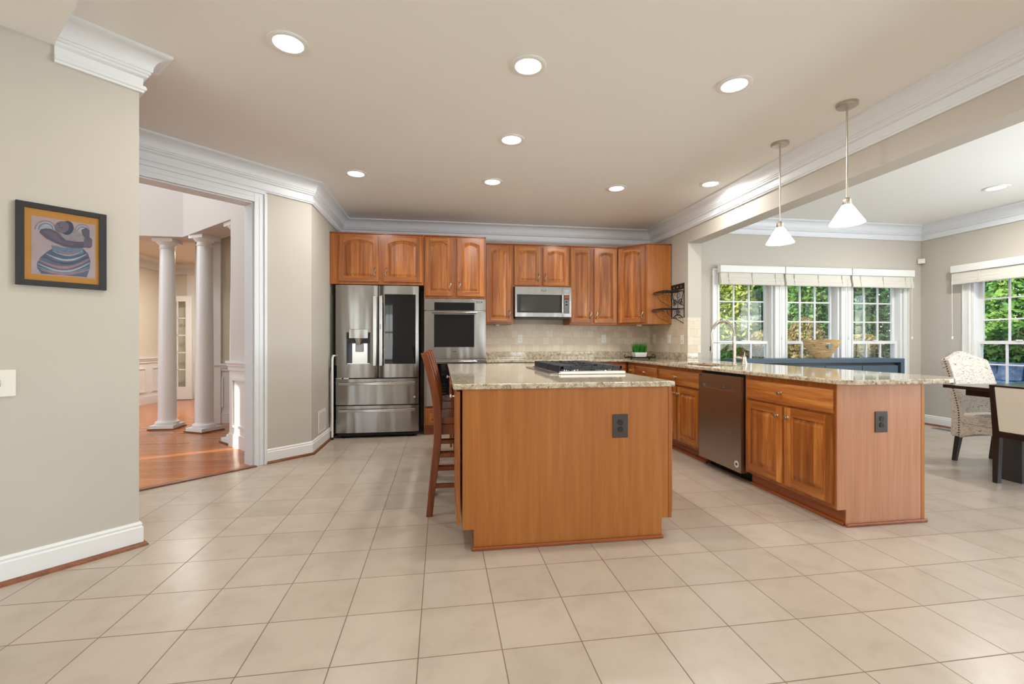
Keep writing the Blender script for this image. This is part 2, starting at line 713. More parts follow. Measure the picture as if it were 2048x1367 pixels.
M_leaf_green = leaf_mat('leaf_green', srgb(44, 84, 40), srgb(100, 146, 66), srgb(176, 200, 100))
M_leaf_dark = leaf_mat('leaf_dark', srgb(30, 64, 44), srgb(64, 110, 62), srgb(124, 160, 84))
M_reflect_gold = leaf_mat('reflect_gold', srgb(96, 84, 46), srgb(150, 132, 80), srgb(186, 176, 122))  # tone of the yellow pane reflections, used on stand-in shrubs
M_leaf_lime = leaf_mat('leaf_lime', srgb(90, 110, 40), srgb(176, 186, 76), srgb(226, 220, 140))
M_leaf_rust = leaf_mat('leaf_rust', srgb(120, 66, 30), srgb(196, 120, 60), srgb(232, 170, 110))
M_bark = plain('bark', srgb(86, 66, 50), 0.9, var=0.3, vscale=30)


def stone_mat(name, c1, c2, c3):
    t = NT(name)
    f = t.noise(t.coord('Object', rnd=9), 6, 6, 0.7)
    t.l(t.ramp(f, [(0.3, c1), (0.5, c2), (0.7, c3)]), t.b.inputs['Base Color'])
    t.set(Roughness=0.8)
    t.bump(f, 0.6, 0.03)
    return t.mat


M_stone = stone_mat('shade_blue_stone', srgb(70, 84, 100), srgb(116, 134, 156), srgb(170, 186, 204))  # stone with the blue of sky shade put into its colour
M_ground = stone_mat('garden_ground', srgb(70, 56, 42), srgb(108, 92, 70), srgb(140, 124, 96))

# ------------------------------------------------------------------ layout numbers
CEIL = 2.77
YB = 6.34            # kitchen back wall
XW = 3.05            # kitchen right wall / beam face
YE = 5.31            # end of that wall
YD = 5.50            # dining window wall
XR = 6.70            # dining right wall
XS = -1.31           # wall left of the refrigerator
COR = (-1.31, 4.93)  # corner of that wall and the angled hall wall
AANG = 224.0         # direction of the angled wall from the corner
LW0 = (-1.685, 2.872)  # free end of the picture wall
LANG = 225.0


def wall_panel(mb, M, u0, u1, z0, z1, t, holes=(), mi=0):
    """boxes in the local frame M: u along x, thickness t along +y, with rectangular holes (ua, ub, za, zb)"""
    us = sorted({u0, u1} | {h[0] for h in holes} | {h[1] for h in holes})
    zs = sorted({z0, z1} | {h[2] for h in holes} | {h[3] for h in holes})
    us = [u for u in us if u0 <= u <= u1]
    zs = [z for z in zs if z0 <= z <= z1]
    for a, b in zip(us, us[1:]):
        run = None
        for c, d in zip(zs, zs[1:]):
            inside = any(h[0] - 1e-6 <= a and b <= h[1] + 1e-6 and h[2] - 1e-6 <= c and d <= h[3] + 1e-6 for h in holes)
            if not inside:
                mb.box(a, b, 0, t, c, d, mi, M)
    return mb


I4 = Matrix.Identity(4)

# ------------------------------------------------------------------ floors and ceilings
ca, sa = math.cos(R(AANG)), math.sin(R(AANG))
far = (COR[0] + ca * 4.2, COR[1] + sa * 4.2)
fl = MB().prism([(-4.6, -4.6), (7.0, -4.6), (7.0, 6.0), (3.4, 6.0), (3.4, 6.5), (-1.45, 6.5), (-1.45, 4.80), far], -0.1, 0.0)
struct(fl.build('floor', M_floor))
fh = MB().prism([(-1.45, 4.795), (-1.45, 11.5), (-8.0, 11.5), (-8.0, far[1] - 0.0), (far[0], far[1])], -0.1, 0.0)
struct(fh.build('floor_hall', M_hard))
th = MB()
th.prism([(0, -0.012), (1.7, -0.012), (1.7, 0.05), (0, 0.05)][::-1], 0.0, 0.012, 0, frame((COR[0] + ca * 0.55, COR[1] + sa * 0.55), AANG))
struct(th.build('trim_1', M_shoe, bevel=0.004))

ce = MB().prism([(-4.75, -4.75), (XW + 0.02, -4.75), (XW + 0.02, 6.5), (-1.45, 6.5), (-1.45, 4.80), far, (-4.75, far[1])], CEIL, CEIL + 0.1)
struct(ce.build('ceiling', M_ceil))
ce = MB().prism([(XW + 0.02, -4.75), (7.0, -4.75), (7.0, 5.9), (XW + 0.02, 5.9)], CEIL, CEIL + 0.1)
struct(ce.build('ceiling_dining', M_ceil))
ce = MB().prism([(-8.0, 1.0), (-1.3, 1.0), (-1.3, 6.6), (-8.0, 6.6)], 4.9, 5.0)
struct(ce.build('ceiling_foyer', M_foyer))
ce = MB().prism([(-8.0, 6.64), (-3.36, 6.64), (-2.1, 5.42), (-1.45, 6.0), (-1.45, 11.5), (-8.0, 11.5)], 2.72, 2.82)
struct(ce.build('ceiling_parlor', M_parlor))

# ------------------------------------------------------------------ walls
mb = MB().box(-1.45, 3.25, YB, YB + 0.14, 0, CEIL)
struct(mb.build('wall_back', M_wall))
mb = MB().box(XS - 0.14, XS, 4.93, YB, 0, CEIL)
mb2 = MB().prism([(XS, 4.93), (XS, YB), (XS - 0.14, YB), (XS - 0.14, 5.065)], 0, CEIL)
struct(mb2.build('wall_side', M_wall))
# angled wall with the cased opening
FA = frame(COR, AANG)
OP0, OP1, OPZ = 0.563, 2.25, 2.44
AT = 0.15
# in this frame +y is to the left of the direction: AANG=224 heading away-left, left normal points to (sin44.., ) = toward +x,-y (room side); wall thickness goes to -y
mb = MB()
mb.box(0, OP0, -AT, 0, 0, CEIL, 0, FA)
mb.box(OP0, OP1, -AT, 0, OPZ, CEIL, 0, FA)
mb.box(OP1, 4.2, -AT, 0, 0, CEIL, 0, FA)
mb.box(0, 4.2, -AT, 0, CEIL, 5.0, 0, FA)
struct(mb.build('wall_hall', M_wall))
# picture wall (free-standing end), thickness away from the camera
FL = frame(LW0, LANG)
mb = MB().box(0, 3.2, -0.13, 0, 0, CEIL, 0, FL)
struct(mb.build('wall_left', M_wall))
# lower ceiling bulkhead over the family room at left
mb = MB()
B0 = (-1.928, 2.629)
d1 = Vector((0.7071, -0.7071))
d2 = Vector((-0.7071, -0.7071))
p = [Vector(B0), Vector(B0) + d1 * 5.0, Vector(B0) + d1 * 5.0 + d2 * 2.6, Vector(B0) + d2 * 2.6]
mb.prism([q[:] for q in p][::-1], 2.643, CEIL)
struct(mb.build('trim_2', M_ceil))
# right kitchen wall, beam, dining walls
mb = MB().box(XW, XW + 0.18, YE, YB, 0, CEIL)
struct(mb.build('wall_right', M_wall))
mb = MB().box(XW, XW + 0.18, -4.6, YE, 2.385, CEIL)
struct(mb.build('trim_3', M_wall))

WIN_Z0, WIN_Z1 = 0.30, 2.02
UW = [(3.575, 4.39), (4.568, 5.393), (5.58, 6.392)]     # openings in the dining wall
mb = MB()
wall_panel(mb, TZ(0, YD, 0), XW + 0.18, XR + 0.16, 0, CEIL, 0.16, [(a, b, WIN_Z0, WIN_Z1) for a, b in UW])
struct(mb.build('wall_dining', M_wall))
FR = frame((XR, YD), -90)   # u runs toward the camera, +y of the frame points to +x
RW = (0.62, 1.56)           # opening along u (y = 4.88 .. 3.94)
RW2 = (1.68, 2.62)
mb = MB()
wall_panel(mb, FR, -0.16, 10.1, 0, CEIL, 0.16, [(RW[0], RW[1], WIN_Z0, WIN_Z1), (RW2[0], RW2[1], WIN_Z0, WIN_Z1), (2.75, 3.95, 0.3, 2.3), (4.0, 6.5, 0.3, 2.3)])  # last two openings added for the fill lamps
struct(mb.build('wall_dining_right', M_wall))
# family room behind the camera
mb = MB()
wall_panel(mb, TZ(0, -4.46, 0), -4.6, 7.0, 0, CEIL + 0.1, -0.14, [(-3.3, -2.2, 0.4, 2.45), (2.0, 3.1, 0.4, 2.45), (4.45, 5.95, 0.4, 2.45)])
struct(mb.build('wall_rear', M_wall))
mb = MB()
wall_panel(mb, frame((-4.46, -4.6), 90), -0.1, 6.8, 0, CEIL + 0.1, 0.14, [(1.55, 4.05, 0.4, 1.95)])  # opening added for the family-side fill lamp
struct(mb.build('wall_family', M_wall))

# foyer: wall beside the opening with wainscot, entablature, outer walls
F1 = (-1.90, 5.07)
FF = frame(F1, 134.3)      # u runs away from the opening; left normal = (-.716,-.698) faces the foyer
WL = 0.585
mb = MB().box(-0.14, WL, -0.14, 0, 0, 5.0, 0, FF)
struct(mb.build('wall_foyer', M_foyer))
mb = MB()
E0, E1 = FF @ Vector((WL, 0, 0)), FF @ Vector((2.02, 0, 0))
E0b, E1b = FF @ Vector((WL, -0.34, 0)), FF @ Vector((2.02 + 0.141, -0.34, 0))
mb.prism([(E0.x, E0.y), (E0b.x, E0b.y), (E1b.x, E1b.y), (-8.0, E1b.y), (-8.0, E1.y), (E1.x, E1.y)], 2.51, 5.0)
struct(mb.build('trim_4', M_foyer))
mb = MB()
wall_panel(mb, frame((-8.0, 1.0), 90), 0, 10.5, 0, 5.0, 0.14, [(1.49, 1.66, 0.3, 3.6)])  # slit shaped to lay the sun streak on the hall floor
struct(mb.build('wall_foyer_left', M_foyer))
mb = MB().box(-8.0, -3.3, 1.0, 1.14, 0, 5.0)
struct(mb.build('wall_foyer_front', M_foyer))
# parlor walls beyond the columns
mb = MB().box(-5.54, -5.40, 7.2, 10.2, 0, 2.8)
struct(mb.build('wall_parlor_left', M_parlor))
mb = MB().box(-8.0, -1.45, 10.2, 10.34, 0, 2.8)
struct(mb.build('wall_parlor_back', M_parlor))
mb = MB().box(-3.43, -2.0, 7.05, 7.19, 0, 2.75)
struct(mb.build('wall_parlor_stub', M_parlor))
mb = MB().box(-1.45, -1.31, YB + 0.14, 11.5, 0, 2.8)
struct(mb.build('wall_parlor_right', M_parlor))

# ------------------------------------------------------------------ crown mouldings, baseboards, casings
CP = 0.125


def crown_profile(c=CEIL, h=0.215, p=CP):
    """(projection, z): flat lip, cove, fillets, frieze, bottom bead"""
    q = [(0, c), (p, c), (p, c - 0.014), (p - 0.008, c - 0.018)]
    for i in range(7):
        a = i / 6 * PI / 2
        q.append((p - 0.012 - 0.062 * math.sin(a), c - 0.02 - 0.062 * (1 - math.cos(a)) * 1.15))
    q += [(0.049, c - 0.098), (0.043, c - 0.098), (0.043, c - 0.112), (0.034, c - 0.116), (0.034, c - 0.126), (0.024, c - 0.134), (0.016, c - 0.136),
          (0.014, c - 0.175), (0.024, c - 0.179), (0.028, c - 0.19), (0.028, c - 0.2), (0.02, c - 0.205), (0.016, c - h), (0, c - h)]
    return q


cp = crown_profile()
mb = MB()
A_end = (COR[0] + ca * 4.0, COR[1] + sa * 4.0)
mb.sweep(cp, [A_end, COR, (XS, YB), (XW, YB), (XW, -4.4)], side=-1)
struct(mb.build('trim_5', M_trim, smooth=True, angle=25))
mb = MB()
mb.sweep(cp, [(B0[0], B0[1]), LW0, (LW0[0] - 0.092, LW0[1] + 0.092)], side=-1)
# keep on the room side of the picture wall
o = mb.build('trim_6', M_trim, smooth=True, angle=25)
struct(o)
mb = MB()
cpd = crown_profile(CEIL, 0.205, 0.12)
mb.sweep(cpd, [(XW + 0.18, -4.4), (XW + 0.18, YD), (XR, YD), (XR, -4.4)], side=-1)
struct(mb.build('trim_7', M_trim, smooth=True, angle=25))
mb = MB()
mb.sweep(crown_profile(2.72, 0.16, 0.1), [(-5.4, 7.3), (-5.4, 10.2), (-1.45, 10.2)], side=-1)
struct(mb.build('trim_8', M_white, smooth=True, angle=25))


def base_profile(h=0.135):
    return [(0, 0), (0.016, 0), (0.016, h - 0.03), (0.011, h - 0.022), (0.013, h - 0.012), (0.006, h), (0, h)]


def shoe_profile():
    return [(0.016, 0.0), (0.036, 0.0), (0.034, 0.01), (0.028, 0.018), (0.016, 0.022)]


def baseboard(name, path, side):
    b = struct(MB().sweep(base_profile(), path, side=side).build(name, M_white, smooth=True, angle=25))
    MB().sweep(shoe_profile(), path, side=side).build('shoe_molding', M_shoe, b, smooth=True, angle=50)
    return b


cas_out = (COR[0] + ca * 0.455, COR[1] + sa * 0.455)
baseboard('baseboard_hall', [cas_out, COR, (XS, YB - 0.02)], -1)
baseboard('baseboard_left', [(LW0[0] - 0.7071 * 3.1, LW0[1] - 0.7071 * 3.1), LW0, (LW0[0] - 0.092, LW0[1] + 0.092)], -1)
b = bpy.data.objects['baseboard_left']
baseboard('baseboard_dining', [(XW + 0.185, YD), (XR, YD), (XR, -4.3)], -1)
# door casing of the hall opening
mb = MB()
CW = 0.112
for (u0, u1, z0, z1) in ((OP0 - CW, OP0, 0, OPZ + CW), (OP0, OP1 + CW, OPZ, OPZ + CW), (OP1, OP1 + CW, 0, OPZ)):
    mb.box(u0, u1, 0, 0.018, z0, z1, 0, FA)
mb.box(OP0 - CW, OP0 - CW + 0.026, 0.018, 0.03, 0, OPZ + CW, 0, FA)
mb.box(OP0 - CW, OP1 + CW, 0.018, 0.03, OPZ + CW - 0.026, OPZ + CW, 0, FA)
mb.box(OP0 - 0.014, OP0, 0.018, 0.024, 0, OPZ + 0.014, 0, FA)
mb.box(OP0 - 0.014, OP1, 0.018, 0.024, OPZ, OPZ + 0.014, 0, FA)
mb.box(OP0 - 0.05, OP0 - 0.045, 0.018, 0.022, 0, OPZ + 0.05, 0, FA)
mb.box(OP0, OP1, 0.018, 0.022, OPZ + 0.045, OPZ + 0.05, 0, FA)
mb.box(OP0 - 0.002, OP0 + 0.012, -AT - 0.01, 0.0, 0, OPZ, 0, FA)
mb.box(OP0, OP1, -AT - 0.01, 0.0, OPZ - 0.012, OPZ + 0.001, 0, FA)
struct(mb.build('trim_9', M_trim, bevel=0.003, seg=1))
# wainscot on the foyer wall and chair rails beyond
mb = MB()


def wainscot(mb, M, u0, u1, z=0.95, n=1, t=0.012):
    mb.box(u0, u1, 0, t, 0.0, z - 0.05, 0, M)
    mb.box(u0, u1, 0, t + 0.012, 0.0, 0.14, 0, M)
    mb.box(u0, u1, 0, t + 0.016, z - 0.09, z - 0.045, 0, M)
    mb.box(u0, u1, 0, t + 0.03, z - 0.045, z - 0.01, 0, M)
    mb.box(u0, u1, 0, t + 0.045, z - 0.012, z + 0.012, 0, M)
    w = (u1 - u0) / n
    for i in range(n):
        a, b = u0 + i * w + 0.09, u0 + (i + 1) * w - 0.09
        for (x0, x1, z0, z1) in ((a, b, 0.22, 0.245), (a, b, z - 0.2, z - 0.175), (a, a + 0.025, 0.245, z - 0.2), (b - 0.025, b, 0.245, z - 0.2)):
            mb.box(x0, x1, t, t + 0.016, z0, z1, 0, M)


wainscot(mb, FF, 0.0, WL, 0.93, 1)
struct(mb.build('trim_10', M_white))
mb = MB()
wainscot(mb, frame((-5.40, 10.2), -90), 0.0, 3.0, 0.85, 4)
struct(mb.build('trim_11', M_white))
mb = MB()
wainscot(mb, frame((-3.43, 7.05), 0) @ Matrix.Scale(-1, 4, (0, 1, 0)), 0.0, 1.4, 0.83, 3)
mb.box(-3.17, -3.08, 7.01, 7.05, 0, 2.75)
struct(mb.build('trim_12', M_white))
# backsplash tiles
mb = MB().box(0.556, XW, YB - 0.01, YB, 1.012, 1.40)
struct(mb.build('wall_backsplash', M_splash_x))
mb = MB().box(XW - 0.01, XW, YE, YB - 0.011, 1.012, 1.455)
struct(mb.build('wall_backsplash_side', M_splash_y))
mb = MB().box(XW - 0.01, XW + 0.165, YE - 0.011, YE - 0.001, 1.012, 1.455)
struct(mb.build('wall_backsplash_end', M_splash_x))


# ------------------------------------------------------------------ windows
def window_unit(name, M, u0, u1, z0=WIN_Z0, z1=WIN_Z1, mid=1.13):
    """double-hung window in a frame: u along x, inside is -y"""
    root = struct(MB().box(u0, u0 + 0.03, 0.0, 0.15, z0, z1, 0, M).box(u1 - 0.03, u1, 0.0, 0.15, z0, z1, 0, M)
                  .box(u0 + 0.03, u1 - 0.03, 0.0, 0.15, z1 - 0.03, z1, 0, M).box(u0 + 0.03, u1 - 0.03, 0.0, 0.15, z0, z0 + 0.03, 0, M)
                  .build(name, M_white, bevel=0.002, seg=1))
    a, b = u0 + 0.03, u1 - 0.03
    # upper sash sits outside, lower sash inside
    for nm, za, zb, y0, y1, rows in (('upper_sash', mid - 0.005, z1 - 0.03, 0.085, 0.115, 3), ('lower_sash', z0 + 0.03, mid + 0.03, 0.045, 0.078, 3)):
        s = 0.038
        m = MB().box(a, a + s, y0, y1, za, zb, 0, M).box(b - s, b, y0, y1, za, zb, 0, M).box(a + s, b - s, y0, y1, za, za + s, 0, M).box(a + s, b - s, y0, y1, zb - s, zb, 0, M)
        for k in (1, 2):
            x = a + s + (b - a - 2 * s) * k / 3
            m.box(x - 0.009, x + 0.009, y0 + 0.006, y1 - 0.006, za + s, zb - s, 0, M)
        for k in range(1, rows):
            z = za + s + (zb - za - 2 * s) * k / rows
            m.box(a + s, b - s, y0 + 0.008, y1 - 0.008, z - 0.009, z + 0.009, 0, M)
        sh = m.build(nm, M_white, root)
        MB().box(a + s, b - s, (y0 + y1) / 2 - 0.002, (y0 + y1) / 2 + 0.002, za + s, zb - s, 0, M).build('pane', M_glass, sh)
    lk = MB().box((a + b) / 2 - 0.03, (a + b) / 2 + 0.03, 0.03, 0.05, mid + 0.03, mid + 0.045, 0, M).build('sash_lock', M_white, root, bevel=0.004)
    return root


FD = TZ(0, YD, 0)
for i, (a, b) in enumerate(UW):
    window_unit('window_%d' % (i + 1), FD, a, b)
window_unit('window_4', FR, RW[0], RW[1])
window_unit('window_5', FR, RW2[0], RW2[1])


def casing_run(name, M, u0, u1, z0, z1, mulls, w=0.085):
    m = MB()
    def stile(a, b):
        m.box(a, b, -0.018, 0, z0, z1, 0, M)
        m.box(a, a + 0.018, -0.028, -0.018, z0, z1, 0, M)
        m.box(b - 0.018, b, -0.028, -0.018, z0, z1, 0, M)
        if b - a > 0.12:
            c = (a + b) / 2
            m.box(c - 0.02, c - 0.014, -0.024, -0.018, z0, z1, 0, M)
            m.box(c + 0.014, c + 0.02, -0.024, -0.018, z0, z1, 0, M)
    stile(u0 - w, u0)
    stile(u1, u1 + w)
    for a, b in mulls:
        stile(a, b)
    m.box(u0 - w, u1 + w, -0.018, 0, z1, z1 + w, 0, M)
    m.box(u0 - w, u1 + w, -0.028, -0.018, z1 + w - 0.02, z1 + w, 0, M)
    m.box(u0 - w - 0.02, u1 + w + 0.02, -0.045, 0.02, z0 - 0.03, z0, 0, M)
    m.box(u0 - w, u1 + w, -0.016, 0, z0 - 0.11, z0 - 0.03, 0, M)
    return struct(m.build(name, M_white, bevel=0.002, seg=1))


casing_run('trim_13', FD, UW[0][0], UW[2][1], WIN_Z0, WIN_Z1, [(UW[0][1], UW[1][0]), (UW[1][1], UW[2][0])])
casing_run('trim_14', FR, RW[0], RW2[1], WIN_Z0, WIN_Z1, [(RW[1], RW2[0])])
# plain windows of the family room behind the camera; the third added for fill
for i, (a, b) in enumerate(((-3.3, -2.2), (2.0, 3.1), (4.45, 5.95))):
    m = MB()
    M = TZ(0, -4.46, 0)
    for (x0, x1, z0, z1) in ((a, a + 0.06, 0.5, 2.45), (b - 0.06, b, 0.5, 2.45), (a, b, 0.5, 0.56), (a, b, 2.39, 2.45), (a, b, 1.45, 1.5), ((a + b) / 2 - 0.02, (a + b) / 2 + 0.02, 0.5, 2.45)):
        m.box(x0, x1, -0.05, 0.0, z0, z1, 0, M)
    struct(m.build('window_%d' % (6 + i), M_white))

# ------------------------------------------------------------------ window shades
def shade(label, M, u0, u1, cord_side):
    root = thing('window_shade', label, 'window shade', group='white woven window shades')
    ztop, zb = 2.14, 2.048
    MB().box(u0, u1, -0.105, -0.03, zb, ztop, 0, M).build('valance', M_white, root, bevel=0.006)
    m = MB()
    prof = [(-0.085, 2.047), (-0.088, 1.985), (-0.094, 1.98), (-0.096, 1.945), (-0.102, 1.94), (-0.104, 1.9), (-0.098, 1.89), (-0.06, 1.89), (-0.05, 1.94), (-0.046, 2.047)]
    n = len(prof)
    v = [(u0 + 0.012, y, z) for y, z in prof] + [(u1 - 0.012, y, z) for y, z in prof]
    f = [(i, (i + 1) % n, n + (i + 1) % n, n + i) for i in range(n)] + [tuple(range(n))[::-1], tuple(range(n, 2 * n))]
    m.add(v, f, 0, M)
    w = u1 - u0
    m.build('woven_fabric', M_woven, root)
    for k in (0.14, 0.5, 0.86):
        m = MB()
        m.box(u0 + w * k - 0.008, u0 + w * k + 0.008, -0.107, -0.1045, 1.89, 1.952, 0, M)
        m.box(u0 + w * k - 0.008, u0 + w * k + 0.008, -0.1045, -0.096, 1.948, 1.952, 0, M)
        m.box(u0 + w * k - 0.008, u0 + w * k + 0.008, -0.098, -0.096, 1.95, 2.04, 0, M)
        m.build('tape', M_woven, root)
    x = u0 + 0.03 if cord_side < 0 else u1 - 0.06
    m = MB()
    m.tube([(x, -0.115, 2.03), (x, -0.112, 1.6), (x + 0.003, -0.111, 1.22)], 0.0025, 6, 0, M)
    m.lathe([(0.003, 0.0), (0.009, -0.01), (0.011, -0.035), (0.004, -0.045)], 10, 0, M @ Matrix.Translation((x + 0.003, -0.111, 1.225)))
    m.build('pull_cord', M_fixwhite, root, smooth=True)
    return root


shade('white woven shade rolled up over the left of the three dining windows, nearest the faucet', FD, 3.55, 4.478, 1)
shade('white woven shade rolled up over the middle dining window, above the carved bowl', FD, 4.488, 5.484, 1)
shade('white woven shade rolled up over the dining window nearest the room corner', FD, 5.494, 6.48, 1)
shade('white woven shade rolled up over the side window behind the patterned dining chair', FR, 0.455, 2.72, -1)

# ------------------------------------------------------------------ foyer columns and door
def column(label, x, y, rot, r=0.102, h=2.51):
    root = thing('column', label, 'column', (x, y, 0), rot, 'white columns of the foyer', 'thing')
    b = MB()
    s = 0.142
    b.box(-s, s, -s, s, 0.014, 0.055)
    b.lathe([(r * 1.3, 0.055), (r * 1.34, 0.07), (r * 1.28, 0.092), (r * 1.1, 0.1), (r * 1.06, 0.115)], 40)
    b.build('base', M_white, root, smooth=True)
    MB().box(-s - 0.016, s + 0.016, -s - 0.016, s + 0.016, 0.0, 0.014).build('base_shoe', M_shoe, root)
    prof = [(r * (1.0 if t < 0.3 else 1.0 - 0.2 * ((t - 0.3) / 0.7) ** 1.4), 0.112 + t * (h - 0.112 - 0.13)) for t in [i / 14 for i in range(15)]]
    MB().lathe(prof, 40).build('shaft', M_white, root, smooth=True)
    rt = r * 0.8
    c = MB()
    z = h - 0.132
    c.lathe([(rt, z), (rt * 1.12, z + 0.004), (rt * 1.14, z + 0.014), (rt * 1.02, z + 0.02), (rt * 1.02, z + 0.05), (rt * 1.25, z + 0.062), (rt * 1.45, z + 0.085), (rt * 1.5, z + 0.094)], 40)
    s = rt * 1.5
    c.box(-s, s, -s, s, h - 0.04, h)
    c.build('capital', M_white, root, smooth=True)
    return root


column('white round column on hardwood, the left one, in front of the glass door', -3.615, 6.74, 0.0)
column('white round column on hardwood, the middle one between two others', -3.025, 6.45, R(-28))
column('white column set against the end of the panelled foyer wall', -2.296, 5.690, R(-45.7))

d = struct(MB().box(0, 0.11, 0, 0.04, 0.012, 2.06).box(0.65, 0.76, 0, 0.04, 0.012, 2.06).box(0.11, 0.65, 0, 0.04, 0.012, 0.26).box(0.11, 0.65, 0, 0.04, 1.95, 2.06)
           .box(0.255, 0.275, 0.008, 0.032, 0.26, 1.95).box(0.485, 0.505, 0.008, 0.032, 0.26, 1.95).box(0.11, 0.65, 0.008, 0.032, 0.59, 0.61)
           .box(0.11, 0.65, 0.008, 0.032, 0.93, 0.95).box(0.11, 0.65, 0.008, 0.032, 1.27, 1.29).box(0.11, 0.65, 0.008, 0.032, 1.61, 1.63).build('door_1', M_white))
d.location = (-5.66, 9.95, 0)
MB().box(0.11, 0.65, 0.018, 0.022, 0.26, 1.95).build('door_glass', M_glass, d)
m = MB()
m.box(-5.1, -4.7, 10.17, 10.2, 0, 2.62)
m.box(-5.02, -4.78, 10.16, 10.17, 2.2, 2.5)
struct(m.build('trim_15', M_white, bevel=0.004, seg=1))

# ------------------------------------------------------------------ cabinet parts
def raised_door(root, x0, x1, z0, z1, arch=True, y=-0.02, th=0.02, s=0.058, name='door', flatdrawer=False):
    """raised-panel door or drawer front in cabinet space: front looks to -y"""
    mb = MB()
    yf, yb = y, y + th
    if flatdrawer:
        # slab with an eased edge
        e = 0.012
        v = [(x0, yb, z0), (x1, yb, z0), (x1, yb, z1), (x0, yb, z1), (x0, yf + 0.007, z0), (x1, yf + 0.007, z0), (x1, yf + 0.007, z1), (x0, yf + 0.007, z1),
             (x0 + e, yf, z0 + e), (x1 - e, yf, z0 + e), (x1 - e, yf, z1 - e), (x0 + e, yf, z1 - e)]
        f = [(0, 3, 2, 1), (0, 1, 5, 4), (1, 2, 6, 5), (2, 3, 7, 6), (3, 0, 4, 7), (4, 5, 9, 8), (5, 6, 10, 9), (6, 7, 11, 10), (7, 4, 8, 11), (8, 9, 10, 11)]
        mb.add(v, f, 1)
        return mb.build(name, [M_cherry_v, M_cherry_h], root, bevel=0.0015, seg=1)
    N = 14
    xi0, xi1, zi0 = x0 + s, x1 - s, z0 + s
    rise = min(0.042, (xi1 - xi0) * 0.15) if arch else 0.0
    ztop = z1 - s * (0.8 if arch else 1.0)

    def outline(dd):
        a, b, c = xi0 + dd, xi1 - dd, zi0 + dd
        pts = [(a, c), (b, c)]
        for k in range(N + 1):
            q = k / N * 2 - 1
            pts.append((b + (a - b) * k / N, ztop - dd - rise * (abs(q) ** 2.0)))
        return pts
    e = 0.006
    mb.box(x0, xi0, yf, yb, z0, z1, 0)
    mb.box(xi1, x1, yf, yb, z0, z1, 0)
    mb.box(xi0, xi1, yf, yb, z0, zi0, 1)
    o0 = outline(0)
    top = o0[2:]
    v, f = [], []
    for k, (x, z) in enumerate(top):
        v += [(x, yf, z), (x, yf, z1), (x, yb, z), (x, yb, z1)]
    for k in range(N):
        a, b = 4 * k, 4 * (k + 1)
        f += [(a, a + 1, b + 1, b), (a + 2, b + 2, b + 3, a + 3), (a, b, b + 2, a + 2), (a + 1, a + 3, b + 3, b + 1)]
    mb.add(v, f, 1)
    rings = [(0.0, yf + 0.010), (0.008, yf + 0.011), (0.036, yf + 0.002)]
    v, f = [], []
    n = len(o0)
    for dd, yy in rings:
        v += [(x, yy, z) for x, z in outline(dd)]
    for r_ in range(len(rings) - 1):
        for k in range(n):
            k2 = (k + 1) % n
            f.append((r_ * n + k, r_ * n + k2, (r_ + 1) * n + k2, (r_ + 1) * n + k))
    f.append(tuple(range(2 * n, 3 * n)))
    mb.add(v, f, 0)
    mb.box(xi0 - 0.004, xi1 + 0.004, yb - 0.006, yb, zi0 - 0.004, z1 - s * 0.4, 0)
    return mb.build(name, [M_cherry_v, M_cherry_h], root)


def s_handle(door, x, z, y=-0.02, flip=1):
    pts = []
    for k in range(13):
        t = k / 12
        pts.append((x + flip * 0.010 * math.sin((t - 0.5) * 2 * PI), y - 0.004 - 0.022 * math.sin(PI * t) ** 0.6, z + (t - 0.5) * 0.1))
    MB().tube(pts, [0.005 + 0.0015 * abs(math.cos(PI * k / 12)) for k in range(13)], 8).build('handle', M_nickel, door, smooth=True)


def knob(door, x, z, y=-0.02, r=0.016):
    M = Matrix.Translation((x, y, z)) @ Matrix.Rotation(R(90), 4, 'X')
    MB().lathe([(0.009, 0), (0.006, 0.004), (0.0055, 0.014), (r * 0.95, 0.018), (r, 0.022), (r * 0.8, 0.029), (r * 0.3, 0.031)], 18, 0, M).build('knob', M_nickel, door, smooth=True)


def carcass(root, w, d, z0, z1, name='cabinet_body', mat=None, bevel=0.002):
    return MB().box(0, w, 0, d, z0, z1).build(name, mat or M_cherry_frame, root, bevel=bevel, seg=1)


# over-refrigerator cabinet (front plane y = 5.70)
YT = 5.70
GU = 'cherry wall cabinets'
c = thing('wall_cabinet', 'wide cherry cabinet with two arched doors above the refrigerator', 'cabinet', (XS + 0.002, YT, 0), 0, GU)
X0 = XS + 0.002
carcass(c, -0.211 - X0, YB - YT - 0.002, 1.84, 2.445)
MB().box(0, -0.211 - X0, -0.012, YB - YT - 0.002, 2.445, 2.46).build('top_molding', M_toe, c, bevel=0.004)
dr = raised_door(c, -1.206 - X0, -0.748 - X0, 1.875, 2.42)
s_handle(dr, -0.785 - X0, 1.99)
dr = raised_door(c, -0.689 - X0, -0.238 - X0, 1.875, 2.42)
s_handle(dr, -0.655 - X0, 1.99)
